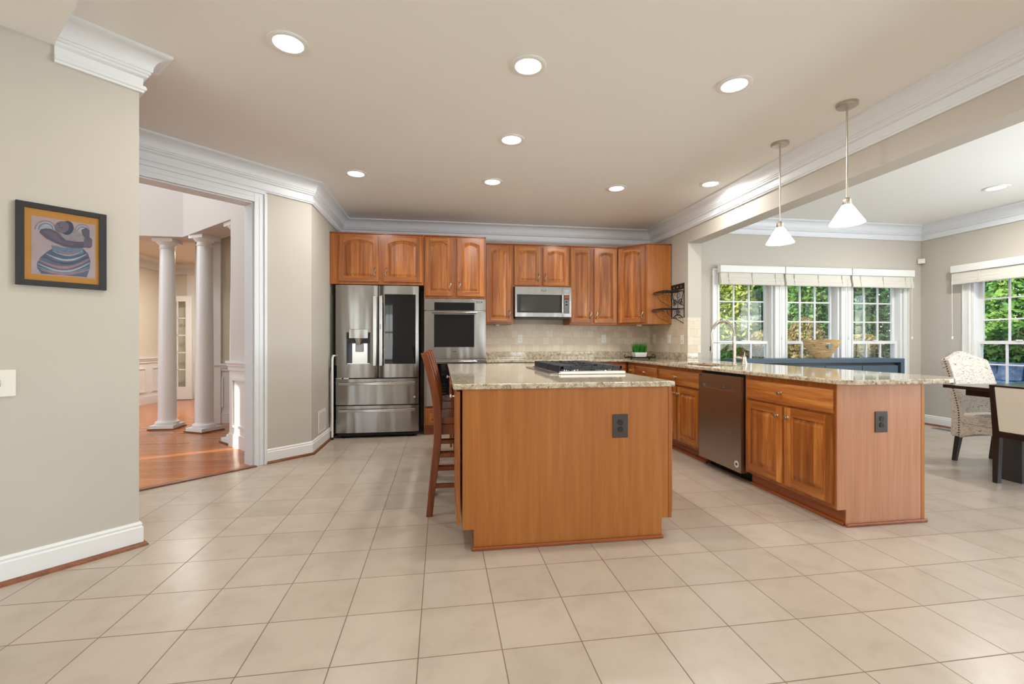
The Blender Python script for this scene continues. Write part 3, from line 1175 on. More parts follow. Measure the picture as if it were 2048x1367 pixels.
# oven tower
c = thing('oven_cabinet', 'tall cherry cabinet holding the double wall oven beside the refrigerator', 'cabinet', (-0.208, YT, 0))
W = 0.76
D = YB - YT - 0.002
m = MB()
m.box(0, 0.02, 0, D, 0.10, 2.445).box(W - 0.02, W, 0, D, 0.10, 2.445).box(0.02, W - 0.02, 0, D, 1.685, 2.445).box(0.02, W - 0.02, 0, D, 0.10, 0.355).box(0.02, W - 0.02, D - 0.02, D, 0.355, 1.685)
m.build('cabinet_body', M_cherry_frame, c, bevel=0.002, seg=1)
MB().box(0, W + 0.002, -0.012, D, 2.445, 2.46).build('top_molding', M_toe, c, bevel=0.004)
MB().box(0.0, W, 0.06, D, 0, 0.10).build('toe_kick', M_toe, c)
dr = raised_door(c, 0.016, 0.346, 1.714, 2.425)
s_handle(dr, 0.315, 1.835)
dr = raised_door(c, 0.40, 0.737, 1.714, 2.425)
s_handle(dr, 0.43, 1.835)
dr = raised_door(c, 0.02, W - 0.02, 0.13, 0.335, arch=False, name='drawer', s=0.045)
# double wall oven
ov = thing('double_oven', 'stainless double wall oven with dark glass doors, built into the tall cabinet', 'oven', (-0.208, YT, 0))
MB().box(0.022, W - 0.022, 0.012, 0.55, 0.358, 1.682).build('oven_box', M_steel_dark, ov)
m = MB().box(0.003, W - 0.003, -0.02, 0.012, 1.535, 1.68)
cpnl = m.build('control_panel', M_steel, ov, bevel=0.003)
MB().box(0.125, 0.615, -0.0215, -0.019, 1.538, 1.635).build('control_glass', M_blackglass, cpnl)
MB().box(0.642, 0.712, -0.0225, -0.019, 1.632, 1.652).build('brand_plate', M_black, cpnl, bevel=0.003)
mm = MB()
for k in range(6):
    mm.box(0.648 + k * 0.0095, 0.655 + k * 0.0095, -0.0235, -0.0222, 1.636, 1.648)
mm.build('brand_letters', M_steel_plain, cpnl)
for z0, z1, zg0, zg1 in ((0.94, 1.528, 1.085, 1.488), (0.36, 0.93, 0.49, 0.885)):
    dd = MB().box(0.003, W - 0.003, -0.025, 0.011, z0, z1).build('oven_door', M_steel, ov, bevel=0.004)
    MB().box(0.122, 0.612, -0.0265, -0.024, zg0, zg1).build('door_glass', M_blackglass, dd)
    h = MB()
    h.tube([(0.10, -0.066, zg1 + 0.024), (0.64, -0.066, zg1 + 0.024)], 0.012, 12)
    for x in (0.125, 0.615):
        h.tube([(x, -0.025, zg1 + 0.024), (x, -0.066, zg1 + 0.024)], 0.009, 10)
    h.build('handle', M_chrome, dd, smooth=True)
    mm = MB()
    for k in range(5):
        mm.box(0.345 + k * 0.009, 0.351 + k * 0.009, -0.026, -0.0245, z0 + 0.085 if z0 > 0.5 else z0 + 0.07, z0 + 0.094 if z0 > 0.5 else z0 + 0.079)
    mm.build('brand_letters', M_black, dd)

# upper cabinets
YU = 6.01
DU = YB - YU - 0.012
Z0, Z1 = 1.385, 2.44


def upper(label, x0, x1, z0, doors, handles):
    c = thing('wall_cabinet', label, 'cabinet', (x0, YU, 0), 0, GU)
    carcass(c, x1 - x0 - 0.001, DU, z0, Z1)
    MB().box(0, x1 - x0 - 0.001, -0.012, DU, Z1, 2.455).build('top_molding', M_toe, c, bevel=0.004)
    for (a, b), h in zip(doors, handles):
        dr = raised_door(c, a - x0, b - x0, z0 + 0.025, Z1 - 0.022)
        s_handle(dr, h - x0, z0 + 0.13)
    return c


upper('narrow cherry wall cabinet with one arched door, between oven and microwave', 0.556, 0.952, Z0, [(0.588, 0.918)], [0.89])
upper('short cherry wall cabinet with two arched doors directly above the microwave', 0.953, 1.724, 1.88, [(0.963, 1.315), (1.352, 1.70)], [1.285, 1.38])
upper('tall cherry wall cabinet with two narrow arched doors right of the microwave', 1.725, 2.40, Z0, [(1.738, 2.035), (2.065, 2.385)], [2.005, 2.095])
# diagonal corner cabinet: body is a pentagon
c = thing('wall_cabinet', 'diagonal cherry corner wall cabinet with one arched door over the potted grass', 'cabinet', (2.402, YU, 0), R(-45), GU)
Mi = (Matrix.Translation((2.402, YU, 0)) @ Matrix.Rotation(R(-45), 4, 'Z')).inverted()
poly = [(2.402, YU), (2.702, 5.71), (XW - 0.012, 5.71), (XW - 0.012, YB - 0.012), (2.402, YB - 0.012)]
MB().prism(poly, Z0, Z1, 0, Mi).build('cabinet_body', [M_veneer], c, bevel=0.002, seg=1)
poly2 = [(2.402, YU - 0.014), (2.698, 5.696), (XW - 0.012, 5.696), (XW - 0.012, YB - 0.012), (2.402, YB - 0.012)]
MB().prism(poly2, Z1, 2.455, 0, Mi).build('top_molding', M_toe, c, bevel=0.004)
L = 0.4243
MB().box(0.0, L, -0.003, 0.0, Z0, Z1).build('face_frame', M_cherry_frame, c)
dr = raised_door(c, 0.03, L - 0.03, Z0 + 0.025, Z1 - 0.022, y=-0.023)
s_handle(dr, L - 0.06, Z0 + 0.13, y=-0.023)
# puck lights under cabinets
for lb, x, y in (('small white puck light under the narrow cabinet beside the oven', 0.74, 6.12), ('small white puck light under the corner cabinet above the potted grass', 2.68, 5.92)):
    p = thing('puck_light', lb, 'light fixture', (x, y, Z0), 0, 'under-cabinet puck lights')
    MB().lathe([(0.034, -0.001), (0.036, -0.012), (0.03, -0.02), (0.012, -0.022)], 24).build('housing', M_fixwhite, p, smooth=True)

# microwave
mw = thing('microwave_oven', 'stainless microwave with dark window and keypad hung under the short wall cabinet', 'microwave', (0.956, 5.94, 0))
W = 0.766
MB().box(0, W, 0.0, 0.38, 1.478, 1.879).build('case', M_blackmatte, mw)
MB().box(0.0, W, -0.02, 0.0, 1.478, 1.877).build('front_frame', M_steel, mw, bevel=0.004)
MB().box(0.02, W - 0.02, 0.02, 0.36, 1.462, 1.478).build('underside_vent', M_black, mw)
dd = MB().box(0.028, 0.645, -0.0235, -0.019, 1.535, 1.775).build('door', M_black, mw, bevel=0.003)
MB().box(0.075, 0.60, -0.0248, -0.023, 1.557, 1.742).build('window_glass', plain('smoked_glass', srgb(66, 62, 60), 0.08), dd)
h = MB().tube([(0.632, -0.05, 1.535), (0.632, -0.05, 1.775)], 0.009, 12)
for z in (1.55, 1.76):
    h.tube([(0.632, -0.022, z), (0.632, -0.05, z)], 0.007, 8)
h.build('handle', M_steel_plain, dd, smooth=True)
MB().box(0.643, 0.6445, -0.0215, -0.0195, 1.48, 1.876).build('seam', M_black, mw)
kp = MB().box(0.662, 0.735, -0.0235, -0.019, 1.53, 1.772).build('keypad', M_black, mw, bevel=0.002)
MB().box(0.67, 0.727, -0.025, -0.023, 1.728, 1.762).build('display', M_reddisplay, kp)
mm = MB()
for r_ in range(9):
    for q in range(3):
        if (r_, q) in ((5, 1), (7, 1)):
            continue
        mm.box(0.671 + q * 0.02, 0.683 + q * 0.02, -0.0248, -0.023, 1.542 + r_ * 0.0195, 1.551 + r_ * 0.0195)
mm.build('buttons', plain('key_grey', srgb(190, 190, 190), 0.5), kp)
bp = MB().box(0.355, 0.42, -0.0225, -0.019, 1.822, 1.84).build('brand_plate', M_black, mw, bevel=0.003)
mm = MB()
for k in range(6):
    mm.box(0.361 + k * 0.009, 0.367 + k * 0.009, -0.0235, -0.0223, 1.826, 1.836)
mm.build('brand_letters', M_steel_plain, bp)
MB().box(0.672, 0.735, -0.0225, -0.019, 1.818, 1.838).build('logo_sticker', plain('sticker_blue', srgb(150, 170, 190), 0.4), mw)

# ------------------------------------------------------------------ refrigerator
fr = thing('refrigerator', 'stainless french-door refrigerator with water dispenser and dark glass door panel', 'refrigerator', (-1.236, 5.66, 0))
W = 0.966
FH = 1.825
MB().box(0.012, W - 0.012, 0.07, 0.66, 0.06, FH - 0.01).build('cabinet_case', plain('fridge_grey', srgb(52, 52, 54), 0.5), fr)


def curved_front(x0, x1, z0, z1, y0=0.0, bulge=0.012, depth=0.065, n=12, holes=None):
    mb = MB()
    v, f = [], []
    e = 0.006
    for k in range(n + 1):
        t = k / n
        x = x0 + (x1 - x0) * t
        edge = min(t, 1 - t) * (x1 - x0)
        yy = y0 - bulge * (1 - (2 * t - 1) ** 2) + (0.01 * (1 - edge / 0.02) ** 2 if edge < 0.02 else 0)
        v += [(x, yy, z0), (x, yy, z1), (x, y0 + depth, z0), (x, y0 + depth, z1)]
    for k in range(n):
        a, b = 4 * k, 4 * k + 4
        f += [(a, b, b + 1, a + 1), (a + 2, a + 3, b + 3, b + 2), (a, a + 2, b + 2, b), (a + 1, b + 1, b + 3, a + 3)]
    f += [(0, 1, 3, 2), (4 * n, 4 * n + 2, 4 * n + 3, 4 * n + 1)]
    return mb.add(v, f)


lf = curved_front(0.0, 0.483, 0.722, FH).build('left_door', M_steel, fr, smooth=True, angle=30)
cut = MB().box(0.124, 0.402, -0.05, 0.045, 0.885, 1.265).build('cutter', M_steel)
cut.parent = fr
bool_diff(lf, [cut])
lf.data.materials.clear()
lf.data.materials.append(M_steel)
lf.name = 'left_door'
dp = MB()
dp.box(0.125, 0.401, 0.04, 0.045, 0.886, 1.264).box(0.125, 0.135, -0.004, 0.04, 0.886, 1.264).box(0.391, 0.401, -0.004, 0.04, 0.886, 1.264).box(0.135, 0.391, -0.004, 0.04, 1.255, 1.264)
dsp = dp.build('dispenser_recess', plain('dispenser_grey', srgb(84, 86, 90), 0.35, 0.5), lf)
MB().box(0.135, 0.391, -0.004, 0.04, 0.886, 0.896).box(0.185, 0.36, 0.034, 0.04, 0.896, 1.13).build('drip_tray', M_steel_plain, lf)
MB().box(0.155, 0.375, -0.018, 0.0, 1.19, 1.30).build('control_plate', M_steel, lf, bevel=0.004)
MB().box(0.135, 0.391, -0.0, 0.03, 1.14, 1.19).build('nozzle_housing', M_black, lf)
MB().lathe([(0.018, 1.115), (0.03, 1.125), (0.052, 1.19)], 20, 0, Matrix.Translation((0.265, 0.0, 0)) @ Matrix.Scale(0.5, 4, (0, 1, 0))).build('nozzle', M_steel_plain, lf, smooth=True)
MB().box(0.225, 0.315, 0.012, 0.03, 1.03, 1.13).build('paddle', plain('paddle_grey', srgb(150, 150, 150), 0.3, 0.6), lf, bevel=0.008)
rt = curved_front(0.493, W, 0.722, FH).build('right_door', M_steel, fr, smooth=True, angle=30)
# dark glass panel following the door curve
m = MB()
gx0, gx1 = 0.565, 0.93
v, f = [], []
n = 10
for k in range(n + 1):
    x = gx0 + (gx1 - gx0) * k / n
    t = (x - 0.493) / (W - 0.493)
    yy = -0.0125 * (1 - (2 * t - 1) ** 2) - 0.003
    v += [(x, yy, 0.885), (x, yy, 1.722), (x, yy + 0.006, 0.885), (x, yy + 0.006, 1.722)]
for k in range(n):
    a, b = 4 * k, 4 * k + 4
    f += [(a, b, b + 1, a + 1), (a, a + 2, b + 2, b), (a + 1, b + 1, b + 3, a + 3)]
f += [(0, 1, 3, 2), (4 * n, 4 * n + 2, 4 * n + 3, 4 * n + 1)]
m.add(v, f).build('glass_panel', M_blackglass, rt, smooth=True)
for par, x in ((lf, 0.452), (rt, 0.524)):
    h = MB().box(x - 0.02, x + 0.02, -0.06, -0.038, 0.86, 1.70)
    h.box(x - 0.012, x + 0.012, -0.04, 0.002, 0.90, 0.94).box(x - 0.012, x + 0.012, -0.04, 0.002, 1.62, 1.66)
    h.build('handle', M_steel_plain, par, bevel=0.008)
MB().box(0.515, 0.527, -0.0615, -0.0595, 1.30, 1.36).build('door_button', plain('button_grey', srgb(170, 170, 170), 0.4), rt)
for z0, z1 in ((0.400, 0.708), (0.068, 0.388)):
    dd = curved_front(0.0, W, z0, z1).build('freezer_drawer', M_steel, fr, smooth=True, angle=30)
    h = MB()
    pts = []
    for k in range(17):
        t = k / 16
        h_y = -0.035 - 0.03 * math.sin(PI * t)
        pts.append((0.04 + (W - 0.08) * t, h_y))
    vv, ff = [], []
    zc = z1 - 0.055
    for (x, yy) in pts:
        vv += [(x, yy, zc - 0.016), (x, yy, zc + 0.016), (x, yy + 0.02, zc - 0.016), (x, yy + 0.02, zc + 0.016)]
    for k in range(16):
        a, b = 4 * k, 4 * k + 4
        ff += [(a, b, b + 1, a + 1), (a + 2, a + 3, b + 3, b + 2), (a, a + 2, b + 2, b), (a + 1, b + 1, b + 3, a + 3)]
    ff += [(0, 1, 3, 2), (64, 66, 67, 65)]
    h.add(vv, ff)
    h.box(0.05, 0.075, -0.03, 0.012, zc - 0.012, zc + 0.012).box(W - 0.075, W - 0.05, -0.03, 0.012, zc - 0.012, zc + 0.012)
    h.build('handle', M_steel_plain, dd, bevel=0.004)
    if z0 > 0.3:
        MB().lathe([(0.012, 0.0), (0.012, 0.002)], 16, 0, Matrix.Translation((W - 0.05, -0.002, z0 + 0.085)) @ Matrix.Rotation(R(90), 4, 'X')).build('logo_badge', M_chrome, dd)
hg = MB().box(0.0, 0.07, 0.01, 0.06, 0.709, 0.721).box(0.09, 0.15, 0.0, 0.06, 0.709, 0.721).build('hinge', M_steel_plain, fr)
MB().box(0.01, W - 0.01, 0.02, 0.1, 0.028, 0.066).build('base_grille', M_blackmatte, fr)
for x in (0.09, W - 0.09):
    m = MB().lathe([(0.028, 0.0), (0.03, 0.008), (0.014, 0.012), (0.014, 0.05)], 14, 0, Matrix.Translation((x, 0.06, 0)))
    m.build('foot', M_rubber, fr, smooth=True)
for x in (0.08, W - 0.08):
    m = MB().lathe([(0.028, 0.0), (0.03, 0.008), (0.014, 0.012), (0.014, 0.062)], 14, 0, Matrix.Translation((x, 0.58, 0)))
    m.build('foot', M_rubber, fr, smooth=True)

# folded step ladder between wall and refrigerator
sl = thing('step_ladder', 'folded white step ladder squeezed between the wall and the refrigerator', 'step ladder', (-1.281, 5.66, 0))
for nm, x, y, top, z0 in (('front_rail', 0.018, -0.035, 0.985, 0.02), ('rear_rail', -0.008, 0.03, 0.84, 0.085)):
    m = MB()
    pts = [(x, y, z0), (x, y, top - 0.06)] + [(x + 0.014 * (1 - math.cos(a)), y, top - 0.06 + 0.06 * math.sin(a)) for a in (0.3, 0.7, 1.1, 1.5)]
    if nm == 'rear_rail':
        pts = [(x, y, z0), (x, y, top - 0.08), (x + 0.006, y, top - 0.03), (x + 0.018, y, top)]
    m.tube(pts, 0.0125, 10)
    m.tube([(p_[0], p_[1] + 0.4, p_[2]) for p_ in pts], 0.0125, 10)
    m.tube([pts[-1], (pts[-1][0], pts[-1][1] + 0.4, pts[-1][2])], 0.0125, 10)
    m.build(nm, M_pot, sl, smooth=True)
for z in (0.22, 0.45, 0.68):
    MB().box(0.006, 0.03, -0.03, 0.36, z, z + 0.19).build('tread', M_black, sl, bevel=0.004)
for x, y, zt in ((0.018, -0.035, 0.03), (0.018, 0.365, 0.03), (-0.008, 0.03, 0.095), (-0.008, 0.43, 0.095)):
    MB().box(x - 0.014, x + 0.014, y - 0.014, y + 0.014, 0.0, zt).build('foot', M_rubber, sl, bevel=0.003)

# ------------------------------------------------------------------ base cabinets
XF = 2.43     # face-frame plane of the right-hand run
GB = 'cherry base cabinets under the granite counter'
BZ0, BZ1 = 0.105, 0.886


def base_cab(label, y_far, y_near, fronts, depth=0.6, end=None, stiles=True):
    """front looks to -x; local x runs toward the camera"""
    w = y_far - y_near
    c = thing('base_cabinet', label, 'cabinet', (XF, y_far, 0), R(-90), GB)
    MB().box(0.0005, w - 0.0005, 0, depth, BZ0, BZ1).build('cabinet_body', M_cherry_frame, c, bevel=0.002, seg=1)
    MB().box(0.0005, w - 0.0005, 0.06, depth - 0.01, 0.0, BZ0).build('toe_kick', M_toe, c)
    m = MB()
    m.box(0.0005, w - 0.0005, 0.042, 0.06, 0.0, 0.022)
    m.build('toe_molding', M_toe, c, bevel=0.006)
    for kind, a, b, z0, z1, k in fronts:
        a, b = y_far - a, y_far - b
        if kind == 'drawer':
            dr = raised_door(c, a, b, z0, z1, name='drawer', flatdrawer=True)
        else:
            dr = raised_door(c, a, b, z0, z1, arch=False)
        if k:
            knob(dr, y_far - k[0], k[1])
    return c


base_cab('narrow cherry corner base cabinet beside the back counter, mostly behind the island', 5.728, 5.47, [('drawer', 5.66, 5.48, 0.70, 0.85, (5.56, 0.785)), ('door', 5.66, 5.48, 0.135, 0.685, (5.50, 0.617))])
base_cab('cherry base cabinet with a drawer, left of the sink cabinet', 5.468, 4.848, [('drawer', 5.45, 4.865, 0.70, 0.85, (5.165, 0.785)), ('door', 5.45, 5.165, 0.135, 0.685, (5.2, 0.617)), ('door', 5.15, 4.865, 0.135, 0.685, (5.115, 0.617))])
base_cab('cherry sink base cabinet between the dishwasher and the corner', 4.846, 3.99, [('drawer', 4.825, 4.005, 0.70, 0.85, (4.43, 0.785)), ('door', 4.825, 4.43, 0.135, 0.685, (4.465, 0.617)), ('door', 4.41, 4.005, 0.135, 0.685, (4.38, 0.617))])
pc = base_cab('cherry peninsula end cabinet with a wide drawer above two doors', 3.36, 2.50, [('drawer', 3.33, 2.515, 0.70, 0.85, (2.95, 0.783)), ('door', 3.33, 2.937, 0.135, 0.685, (2.985, 0.617)), ('door', 2.915, 2.515, 0.135, 0.685, (2.885, 0.617))])
# veneer end panel with toe notch, in the cabinet's frame (local x = 0.86 is the end)
Mi = (Matrix.Translation((XF, 3.36, 0)) @ Matrix.Rotation(R(-90), 4, 'Z')).inverted()
m = MB()
def xzprism(mb, pts, y0, y1, mi=0, M=None):
    n = len(pts)
    v = [(x, y0, z) for x, z in pts] + [(x, y1, z) for x, z in pts]
    f = [tuple(range(n)), tuple(range(2 * n - 1, n - 1, -1))] + [(i, n + i, n + (i + 1) % n, (i + 1) % n) for i in range(n)]
    return mb.add(v, f, mi, M)
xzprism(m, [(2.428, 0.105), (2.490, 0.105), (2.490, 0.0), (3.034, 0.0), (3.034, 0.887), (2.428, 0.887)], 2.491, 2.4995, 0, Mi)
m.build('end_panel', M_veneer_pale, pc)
MB().box(3.036, 3.063, 2.49, 3.358, 0.0, 0.887, 0, Mi).build('back_panel', M_veneer, pc, bevel=0.002, seg=1)
MB().box(2.478, 3.07, 2.472, 2.4905, 0.0, 0.02, 0, Mi).build('base_molding', M_toe, pc, bevel=0.007)
# long back panel of the peninsula (faces the dining area)
m = MB().box(3.036, 3.06, 3.36, YE - 0.002, 0.0, 0.886)
bp = tag(m.build('peninsula_panel', M_veneer), 'cherry panel closing the back of the peninsula toward the dining area', 'panel')
# back run
def back_cab(label, x0, x1, nd):
    c = thing('base_cabinet', label, 'cabinet', (x0, 5.73, 0), 0, GB)
    w = x1 - x0
    MB().box(0.0005, w - 0.0005, 0, YB - 5.73 - 0.002, BZ0, BZ1).build('cabinet_body', M_cherry_frame, c, bevel=0.002, seg=1)
    MB().box(0.0005, w - 0.0005, 0.06, YB - 5.73 - 0.002, 0.0, BZ0).build('toe_kick', M_toe, c)
    for i in range(nd):
        a, b = 0.02 + i * (w - 0.02) / nd, (i + 1) * (w - 0.02) / nd
        dr = raised_door(c, a, b, 0.70, 0.85, name='drawer', flatdrawer=True)
        knob(dr, (a + b) / 2, 0.785)
        dr = raised_door(c, a, b, 0.135, 0.685, arch=False)
        knob(dr, b - 0.04 if i % 2 == 0 else a + 0.04, 0.617)
back_cab('cherry base cabinet under the back counter beside the oven tower', 0.556, 1.45, 2)
back_cab('cherry base cabinet under the back counter, near the corner', 1.452, 2.425, 2)

# dishwasher
dw = thing('dishwasher', 'dark stainless dishwasher with pocket handle under the peninsula counter', 'dishwasher', (XF, 3.986, 0), R(-90))
W = 0.61
MB().box(0.01, W + 0.008, 0.03, 0.58, 0.1, 0.88).build('tub', M_blackmatte, dw)
MB().box(0.0, W + 0.01, 0.09, 0.12, 0.0, 0.10).build('toe_kick', M_blackmatte, dw)
pan = MB().box(0.0, W, -0.03, 0.028, 0.082, 0.862).build('front_panel', M_steel_dark, dw)
cut = MB().box(0.068, 0.54, -0.06, -0.006, 0.738, 0.772).build('cutter', M_steel)
cut.parent = dw
bool_diff(pan, [cut])
pan.data.materials.clear()
pan.data.materials.append(M_steel_dark)
MB().box(0.068, 0.54, -0.0055, -0.004, 0.738, 0.772).box(0.068, 0.54, -0.031, -0.006, 0.732, 0.741).build('handle_pocket', M_steel_plain, pan)
MB().box(0.24, 0.36, -0.022, -0.0055, 0.745, 0.77).build('latch', M_steel_dark, pan, bevel=0.004)
stk = MB().lathe([(0.028, 0.0), (0.028, 0.001)], 28, 0, Matrix.Translation((W - 0.055, -0.0302, 0.145)) @ Matrix.Rotation(R(90), 4, 'X')).build('round_sticker', plain('sticker_white', srgb(226, 214, 206), 0.5), pan)
mm = MB()
mm.lathe([(0.017, 0.0), (0.017, 0.0006)], 20, 0, Matrix.Translation((W - 0.055, -0.0312, 0.145)) @ Matrix.Rotation(R(90), 4, 'X'))
mm.build('sticker_ring', plain('sticker_grey', srgb(196, 186, 180), 0.5), stk)
mm = MB()
for k in range(3):
    mm.box(W - 0.066 + k * 0.008, W - 0.06 + k * 0.008, -0.0325, -0.0318, 0.136, 0.154)
mm.build('sticker_mark', M_black, stk)
MB().box(0.012, 0.05, -0.0308, -0.03, 0.838, 0.852).build('badge', plain('badge_navy', srgb(40, 42, 66), 0.4), pan)

# ------------------------------------------------------------------ granite counter with peninsula and sink cut-out
GT, GBt = 0.918, 0.887


def arc(cx, cy, r, a0, a1, n=6):
    return [(cx + r * math.cos(R(a0 + (a1 - a0) * k / n)), cy + r * math.sin(R(a0 + (a1 - a0) * k / n))) for k in range(n + 1)]


poly = [(0.556, 5.70), (2.35, 5.70)] + [(2.37, 5.694), (2.384, 5.68), (2.39, 5.66)]
poly += arc(2.45, 2.465, 0.06, 180, 270)
poly += [(3.05, 2.405)] + arc(3.10, 2.655, 0.25, 270, 360, 8)
poly += [(3.35, YE - 0.005), (XW - 0.001, YE - 0.005), (XW - 0.001, YB - 0.001), (0.556, YB - 0.001)]
ct = MB().prism(poly, GBt, GT).build('countertop', M_granite)
cut = MB()
cut.prism(arc(2.83, 4.05, 0.08, 270, 360) + arc(2.83, 4.70, 0.08, 0, 90) + arc(2.56, 4.70, 0.08, 90, 180) + arc(2.56, 4.05, 0.08, 180, 270), 0.7, 1.1)
bool_diff(ct, [cut.build('cutter', M_granite)])
bv = ct.modifiers.new('bevel', 'BEVEL')
bv.width = 0.008
bv.segments = 3
bv.limit_method = 'ANGLE'
bv.angle_limit = R(50)
tag(ct, 'speckled beige granite counter running along the back wall and out over the peninsula', 'countertop')
m = MB().box(0.556, XW - 0.001, YB - 0.022, YB - 0.001, GT, 1.012).box(XW - 0.021, XW - 0.001, YE - 0.02, YB - 0.022, GT, 1.012).box(XW - 0.001, XW + 0.125, YE - 0.021, YE - 0.0011, GT, 1.012)
m.build('backsplash_strip', M_granite, ct, bevel=0.003)
sk = thing('sink', 'stainless undermount sink set into the peninsula counter below the faucet', 'sink', (2.695, 4.375, 0))
m = MB()
a, b, zf = 0.205, 0.395, 0.70
m.box(-a - 0.012, -a, -b, b, zf, GBt - 0.001).box(a, a + 0.012, -b, b, zf, GBt - 0.001).box(-a - 0.012, a + 0.012, -b - 0.012, -b, zf, GBt - 0.001).box(-a - 0.012, a + 0.012, b, b + 0.012, zf, GBt - 0.001).box(-a - 0.012, a + 0.012, -b - 0.012, b + 0.012, zf - 0.01, zf)
m.build('basin', M_steel_plain, sk, bevel=0.003)
MB().lathe([(0.045, zf), (0.045, zf + 0.004), (0.03, zf + 0.002)], 20).build('drain', M_chrome, sk, smooth=True)
# spring faucet
fa = thing('kitchen_faucet', 'tall nickel kitchen faucet with open spring arch and pull-down sprayer', 'faucet', (2.995, 4.316, GT))
MB().lathe([(0.028, 0.0), (0.028, 0.006), (0.02, 0.012), (0.0165, 0.02), (0.0165, 0.29), (0.013, 0.295)], 24).build('post', M_nickel, fa, smooth=True)
pts = []
RX, RZ = 0.13, 0.155
for k in range(33):
    a = PI * k / 32
    pts.append((-RX + RX * math.cos(a), 0, 0.29 + RZ * math.sin(a) if a < PI / 2 else 0.29 + RZ * math.sin(a)))
core = [(0, 0, 0.28)] + pts + [(-2 * RX + 0.003, 0, 0.25), (-2 * RX + 0.008, 0, 0.225)]
MB().tube(core, 0.007, 10).build('hose', M_nickel, fa, smooth=True)
sp = []
turns, L_ = 26, 27
tot = turns * 10
path = pts[:28]
for i in range(tot + 1):
    t = i / tot * (len(path) - 1)
    k = min(int(t), len(path) - 2)
    q = Vector(path[k]).lerp(Vector(path[k + 1]), t - k)
    tan = (Vector(path[k + 1]) - Vector(path[k])).normalized()
    nrm = Vector((-tan.z, 0, tan.x))
    a = 2 * PI * i / 10
    sp.append(q + nrm * 0.0165 * math.cos(a) + Vector((0, 1, 0)) * 0.0165 * math.sin(a))
MB().tube(sp, 0.0026, 5).build('spring', M_nickel, fa, smooth=True)
MB().lathe([(0.011, 0.232), (0.015, 0.222), (0.016, 0.14), (0.019, 0.128), (0.02, 0.118), (0.014, 0.116)], 18, 0, Matrix.Translation((-2 * RX + 0.01, 0, 0))).build('sprayer', M_nickel, fa, smooth=True)
MB().box(-2 * RX - 0.014, -2 * RX - 0.004, -0.006, 0.006, 0.14, 0.185).build('spray_trigger', M_black, fa, bevel=0.003)
MB().tube([(-0.012, 0, 0.222), (-2 * RX + 0.03, 0, 0.222)], 0.004, 8).lathe([(0.02, 0.214), (0.02, 0.23)], 18, 0, Matrix.Translation((0, 0, 0))).build('support_arm', M_nickel, fa, smooth=True)
hd = MB()
hd.tube([(0.0, 0, 0.07), (0.035, -0.03, 0.07), (0.062, -0.052, 0.06)], 0.014, 12)
hd.lathe([(0.03, 0.0), (0.032, 0.01), (0.022, 0.04), (0.02, 0.075), (0.014, 0.085)], 20, 0, Matrix.Translation((0.07, -0.058, 0.0)))
hd.tube([(0.07, -0.058, 0.08), (0.074, -0.058, 0.13)], [0.006, 0.004], 8)
hd.build('valve_handle', M_nickel, fa, smooth=True)

# ------------------------------------------------------------------ island
IX0, IX1, IY0, IY1 = 0.116, 1.342, 2.529, 4.83
isl = thing('kitchen_island', 'large cherry kitchen island with plain veneer end panel under a granite top', 'kitchen island', (IX0, IY0, 0))
ox, oy = -IX0, -IY0
m = MB()
KN0, KN1 = 3.02, 4.42
m.box(0.0, IX1 - IX0, 0.0, KN0 - IY0, 0.115, 0.886)
m.box(0.34, IX1 - IX0, KN0 - IY0, KN1 - IY0, 0.115, 0.886)
m.box(0.0, IX1 - IX0, KN1 - IY0, IY1 - IY0, 0.115, 0.886)
m.build('cabinet_body', M_cherry_frame, isl)
m = MB().box(0.064, IX1 - IX0 - 0.062, 0.002, KN0 - IY0, 0.0, 0.115).box(0.36, IX1 - IX0 - 0.062, KN0 - IY0, KN1 - IY0, 0, 0.115).box(0.064, IX1 - IX0 - 0.062, KN1 - IY0, IY1 - IY0 - 0.01, 0, 0.115)
m.build('toe_kick', M_toe, isl)
m = MB()
xzprism(m, [(0.0, 0.115), (0.062, 0.115), (0.062, 0.0), (IX1 - IX0 - 0.062, 0.0), (IX1 - IX0 - 0.062, 0.115), (IX1 - IX0 - 0.02, 0.115), (IX1 - IX0 - 0.02, 0.887), (0.0, 0.887)], -0.008, 0.0)
m.build('end_panel', M_veneer, isl)
MB().box(IX1 - IX0 - 0.019, IX1 - IX0, -0.010, 0.0, 0.115, 0.887).build('corner_stile', M_cherry_frame, isl)
MB().box(0.05, IX1 - IX0 - 0.055, -0.024, -0.008, 0.0, 0.02).build('base_molding', M_toe, isl, bevel=0.006)
# left-hand doors (front looks to -x)
def island_front(x_local, side, fronts):
    for kind, a, b, z0, z1, k in fronts:
        M = Matrix.Translation((x_local, 0, 0)) @ Matrix.Rotation(R(-90 if side < 0 else 90), 4, 'Z')
        tmp = None
        if side < 0:
            aa, bb = -b, -a
        else:
            aa, bb = a, b
        if kind == 'drawer':
            dr = raised_door(None, aa, bb, z0, z1, name='drawer', flatdrawer=True)
        else:
            dr = raised_door(None, aa, bb, z0, z1, arch=False)
        dr.data.transform(M)
        dr.parent = isl
        if k:
            kk = -k[0] if side < 0 else k[0]
            knob(None, kk, k[1])
            kn = [o_ for o_ in COL.objects if o_.name.startswith('knob') and o_.parent is None][-1]
            kn.data.transform(M)
            kn.parent = dr
island_front(-0.012, -1, [('door', 0.02, 0.47, 0.135, 0.872, (0.43, 0.80)), ('door', KN1 - IY0 + 0.02, IY1 - IY0 - 0.02, 0.135, 0.685, (KN1 - IY0 + 0.06, 0.62)), ('drawer', KN1 - IY0 + 0.02, IY1 - IY0 - 0.02, 0.70, 0.872, (KN1 - IY0 + 0.2, 0.80))])
